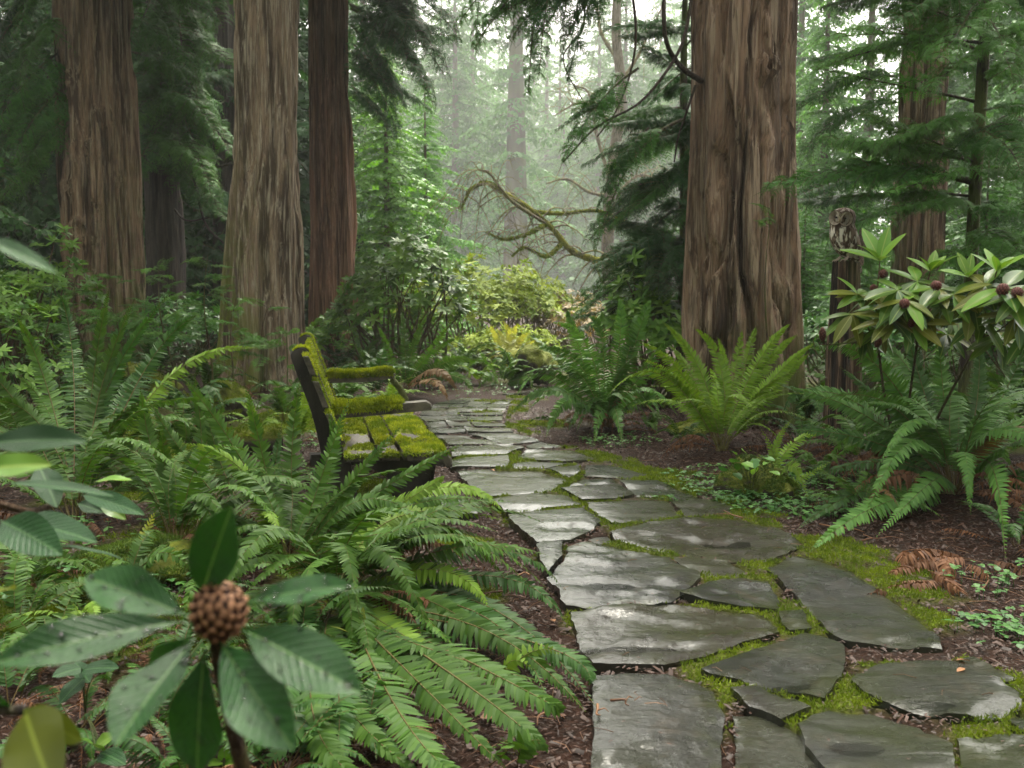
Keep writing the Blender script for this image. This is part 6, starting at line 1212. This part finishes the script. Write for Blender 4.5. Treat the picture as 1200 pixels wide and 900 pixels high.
# ------------------------------------------------------------------ stump with the owl
rg = np.random.default_rng(151)
SD = 7.0; ax, rd = trunk_px(SD, [(977, 1005, 306), (974, 1006, 360), (970, 1007, 430)], P(990, 305, SD)[2])
ax, rd = ax[:-1], rd[:-1]
st = thing('snag_stump', ax[0], 'tall narrow broken stump with pale split wood carrying the owl', 'stump')
tm = trunk_mesh(ax, rd, 120, 110, rg, fx=14, fz=.5, depth=.022, warp=.5, flare=(.15, .3, 5), moss=(0, 3.0, .25)); V = tm.V[0]; n_ = 120
topi = np.arange(len(V)-n_, len(V)); V[topi, 2] += .035*(vn(np.cos(np.arange(n_)/n_*6.283)*2.5, np.sin(np.arange(n_)/n_*6.283)*2.5, 3)-.6)
cap = V[topi]; cc_ = cap.mean(0); k = np.arange(n_); tm.add(np.concatenate([cap, cap*.5+cc_*.5-[0, 0, .012], [cc_-[0, 0, .02]]]), np.concatenate([np.stack([k, (k+1) % n_, n_+k], -1), np.stack([(k+1) % n_, n_+(k+1) % n_, n_+k], -1), np.stack([n_+k, n_+(k+1) % n_, np.full(n_, 2*n_)], -1)]), .2)
tm.build('trunk', 'stump_wood', st)
ob = P(990, 305, SD)+np.array([0, 0, -.005]); OW = thing('owl', ob, 'small brown barred owl with pale spots perched on the stump', 'owl')
yaw = math.atan2(-.50, -.86); fw = np.array([math.cos(yaw), math.sin(yaw), 0]); sdv = np.array([-fw[1], fw[0], 0]); OS = 1.12
def ol(f, s, z): return ob+OS*(fw*f+sdv*s+np.array([0, 0, z]))
RG = np.array([(-.150, -.075, .018, .008), (-.125, -.035, .030, .014), (-.095, .005, .042, .026), (-.055, .035, .068, .055), (-.02, .085, .090, .082), (.008, .145, .096, .088), (.024, .195, .088, .082), (.032, .232, .079, .075), (.036, .268, .086, .080), (.034, .305, .080, .074), (.030, .330, .058, .055), (.028, .344, .025, .024), (.028, .347, .004, .004)])
tt = spline(RG[:, :3], 60); rf = spline(np.column_stack([RG[:, 3], RG[:, 3], RG[:, 3]]), 60)[:, 0]; th = np.linspace(0, 2*math.pi, 40, endpoint=False)
V = np.array([[ol(a[0]+math.cos(q)*max(b, .002), math.sin(q)*max(a[2], .002), a[1]) for q in th] for a, b in zip(tt, rf)]); 
nse = fbm(V[..., 0]*60, V[..., 1]*60, V[..., 2]*25, 2)-.5; V = V+nse[..., None]*.006*nrm(V-V.mean(1, keepdims=True))
i = np.arange(59)[:, None]*40; j = np.arange(40)[None]; k = (j+1) % 40
va = np.repeat((np.cos(th)[None]*.5+.55), 60, 0)*np.where(tt[:, 1] < .22, 1, .45)[:, None]
mb = MB(); mb.quads(V.reshape(-1, 3), np.stack([i+j, i+k, i+40+k, i+40+j], -1), a=np.clip(va, 0, 1).ravel()); mb.add(V[-1], [[0, q, q+1] for q in range(1, 39)], .4); body = mb.build('body', 'owl_feather', OW)
hy = math.atan2(-.88, -.47); hf = np.array([math.cos(hy), math.sin(hy), -.10]); hf = nrm(hf); hs_ = nrm(np.cross([0, 0, 1], hf)); hu = np.cross(hf, hs_); hc = ol(.035, 0, .275)
tilt = R(-8); hs_, hu = hs_*math.cos(tilt)+hu*math.sin(tilt), hu*math.cos(tilt)-hs_*math.sin(tilt)
def hl(f, s, z): return hc+OS*(hf*f+hs_*s+hu*z)
for s in (-1, 1):
    # facial disc: shallow dish of concentric rings round the eye
    nr, na = 9, 30; rr = np.linspace(.06, 1, nr); aa = np.linspace(0, 2*math.pi, na, endpoint=False); Vd = []; av = []
    for r_ in rr:
        for a_ in aa: Vd.append(hl(.083-.018*(1-r_**2)*1.0-.020*abs(math.cos(a_)*r_*.9+.25*s*s)*(math.cos(a_)*s > 0)*r_, s*.034+math.cos(a_)*.040*r_, .003+math.sin(a_)*.046*r_)); av.append(.15+.75*r_**.8*(.75+.25*math.sin(a_*9)))
    i = np.arange(nr-1)[:, None]*na; j = np.arange(na)[None]; k = (j+1) % na; mb = MB(); mb.quads(Vd, np.stack([i+j, i+k, i+na+k, i+na+j], -1), a=av); fdsc = mb.build('facial_disc', 'owl_face', body)
    mb = MB(); rim = [hl(.078-.022*(math.cos(a_)*s > 0)*abs(math.cos(a_)), s*.034+math.cos(a_)*.042, .003+math.sin(a_)*.049) for a_ in np.linspace(0, 2*math.pi, 33)]; tube(mb, rim, .0022, 6); mb.build('disc_rim', 'owl_rim', body)
    mb = MB(); e_ = hl(.071, s*.026, .006); ph = np.linspace(-math.pi/2, math.pi/2, 9); tq = np.linspace(0, 2*math.pi, 14, endpoint=False)
    Ve = [e_+OS*.0125*(hf*math.cos(p_)*math.cos(a_)+hs_*math.cos(p_)*math.sin(a_)+hu*math.sin(p_)*.6) for p_ in ph for a_ in tq]; i = np.arange(8)[:, None]*14; j = np.arange(14)[None]; k = (j+1) % 14; mb.quads(Ve, np.stack([i+j, i+k, i+14+k, i+14+j], -1)); mb.build('eye', 'owl_eye', body)
    mb = MB(); tube(mb, spline([hl(.086, s*.006, -.016), hl(.089, s*.008, .008), hl(.086, s*.018, .032), hl(.074, s*.032, .046)], 10), np.linspace(.007, .004, 10), 6, a=1.0); mb.build('brow', 'owl_face', body)
    # folded wing made of overlapping feathers
    mb = MB()
    for row in range(7):
        for q in range(5-row//3):
            z_ = .205-row*.026; fo = .035-q*.032-row*.013; off = .092-.010*row-.006*abs(q-2); a = ol(fo, s*off, z_); L_ = .055+.010*row; e = ol(fo-.025-.012*row*.5, s*(off-.010-.004*row), z_-L_)
            leaf(mb, a, e, sdv*s+fw*-.1, .034, rg, 6, -.12, .05, 5, a=rg.uniform(0, 1), prof=(.55, .5), petiole=0)
    for q in range(5):
        a = ol(-.045-q*.009, s*(.066-.004*q), .09-.012*q); e = ol(-.135-.006*q, s*(.022+.002*q), -.055+.012*q); leaf(mb, a, e, sdv*s, .026, rg, 6, -.1, .03, 5, a=rg.uniform(0, 1), prof=(.6, .5), petiole=0)
    mb.build('wing', 'owl_wing', OW)
    mb = MB()
    for q in (-1, 0, 1): tube(mb, spline([ol(.005, s*.032, .03), ol(.03, s*.034+q*.010, .008), ol(.052, s*.034+q*.016, .004), ol(.06, s*.034+q*.017, -.006)], 8), np.linspace(.008, .003, 8), 6)
    mb.build('foot', 'owl_face', OW)
mb = MB(); tube(mb, spline([hl(.080, 0, .002), hl(.094, 0, -.006), hl(.097, 0, -.016), hl(.091, 0, -.027)], 8), np.linspace(.009, .002, 8), 8); mb.build('beak', 'owl_beak', body)

# ------------------------------------------------------------------ haze
mb = MB(); v = np.array([[x, y, z] for z in (-1.6, 96.0) for x, y in ((-168, -26), (168, -26), (168, 300), (-168, 300))])
mb.quads(v, [[0, 3, 2, 1], [4, 5, 6, 7], [0, 1, 5, 4], [1, 2, 6, 5], [2, 3, 7, 6], [3, 0, 4, 7]])
hm = bpy.data.materials.new('haze'); hm.use_nodes = True; M['haze'] = hm; hn = hm.node_tree.nodes; hn.remove(hn['Principled BSDF'])
pv = hn.new('ShaderNodeVolumePrincipled'); pv.inputs['Color'].default_value = (.93, .96, .97, 1); pv.inputs['Density'].default_value = HAZE_DENSITY; pv.inputs['Anisotropy'].default_value = 0.2
hm.node_tree.links.new(pv.outputs[0], hn['Material Output'].inputs['Volume'])
tag(mb.build('haze', 'haze', smooth=False), 'pale morning mist hanging between the trees', 'haze', kind='stuff')
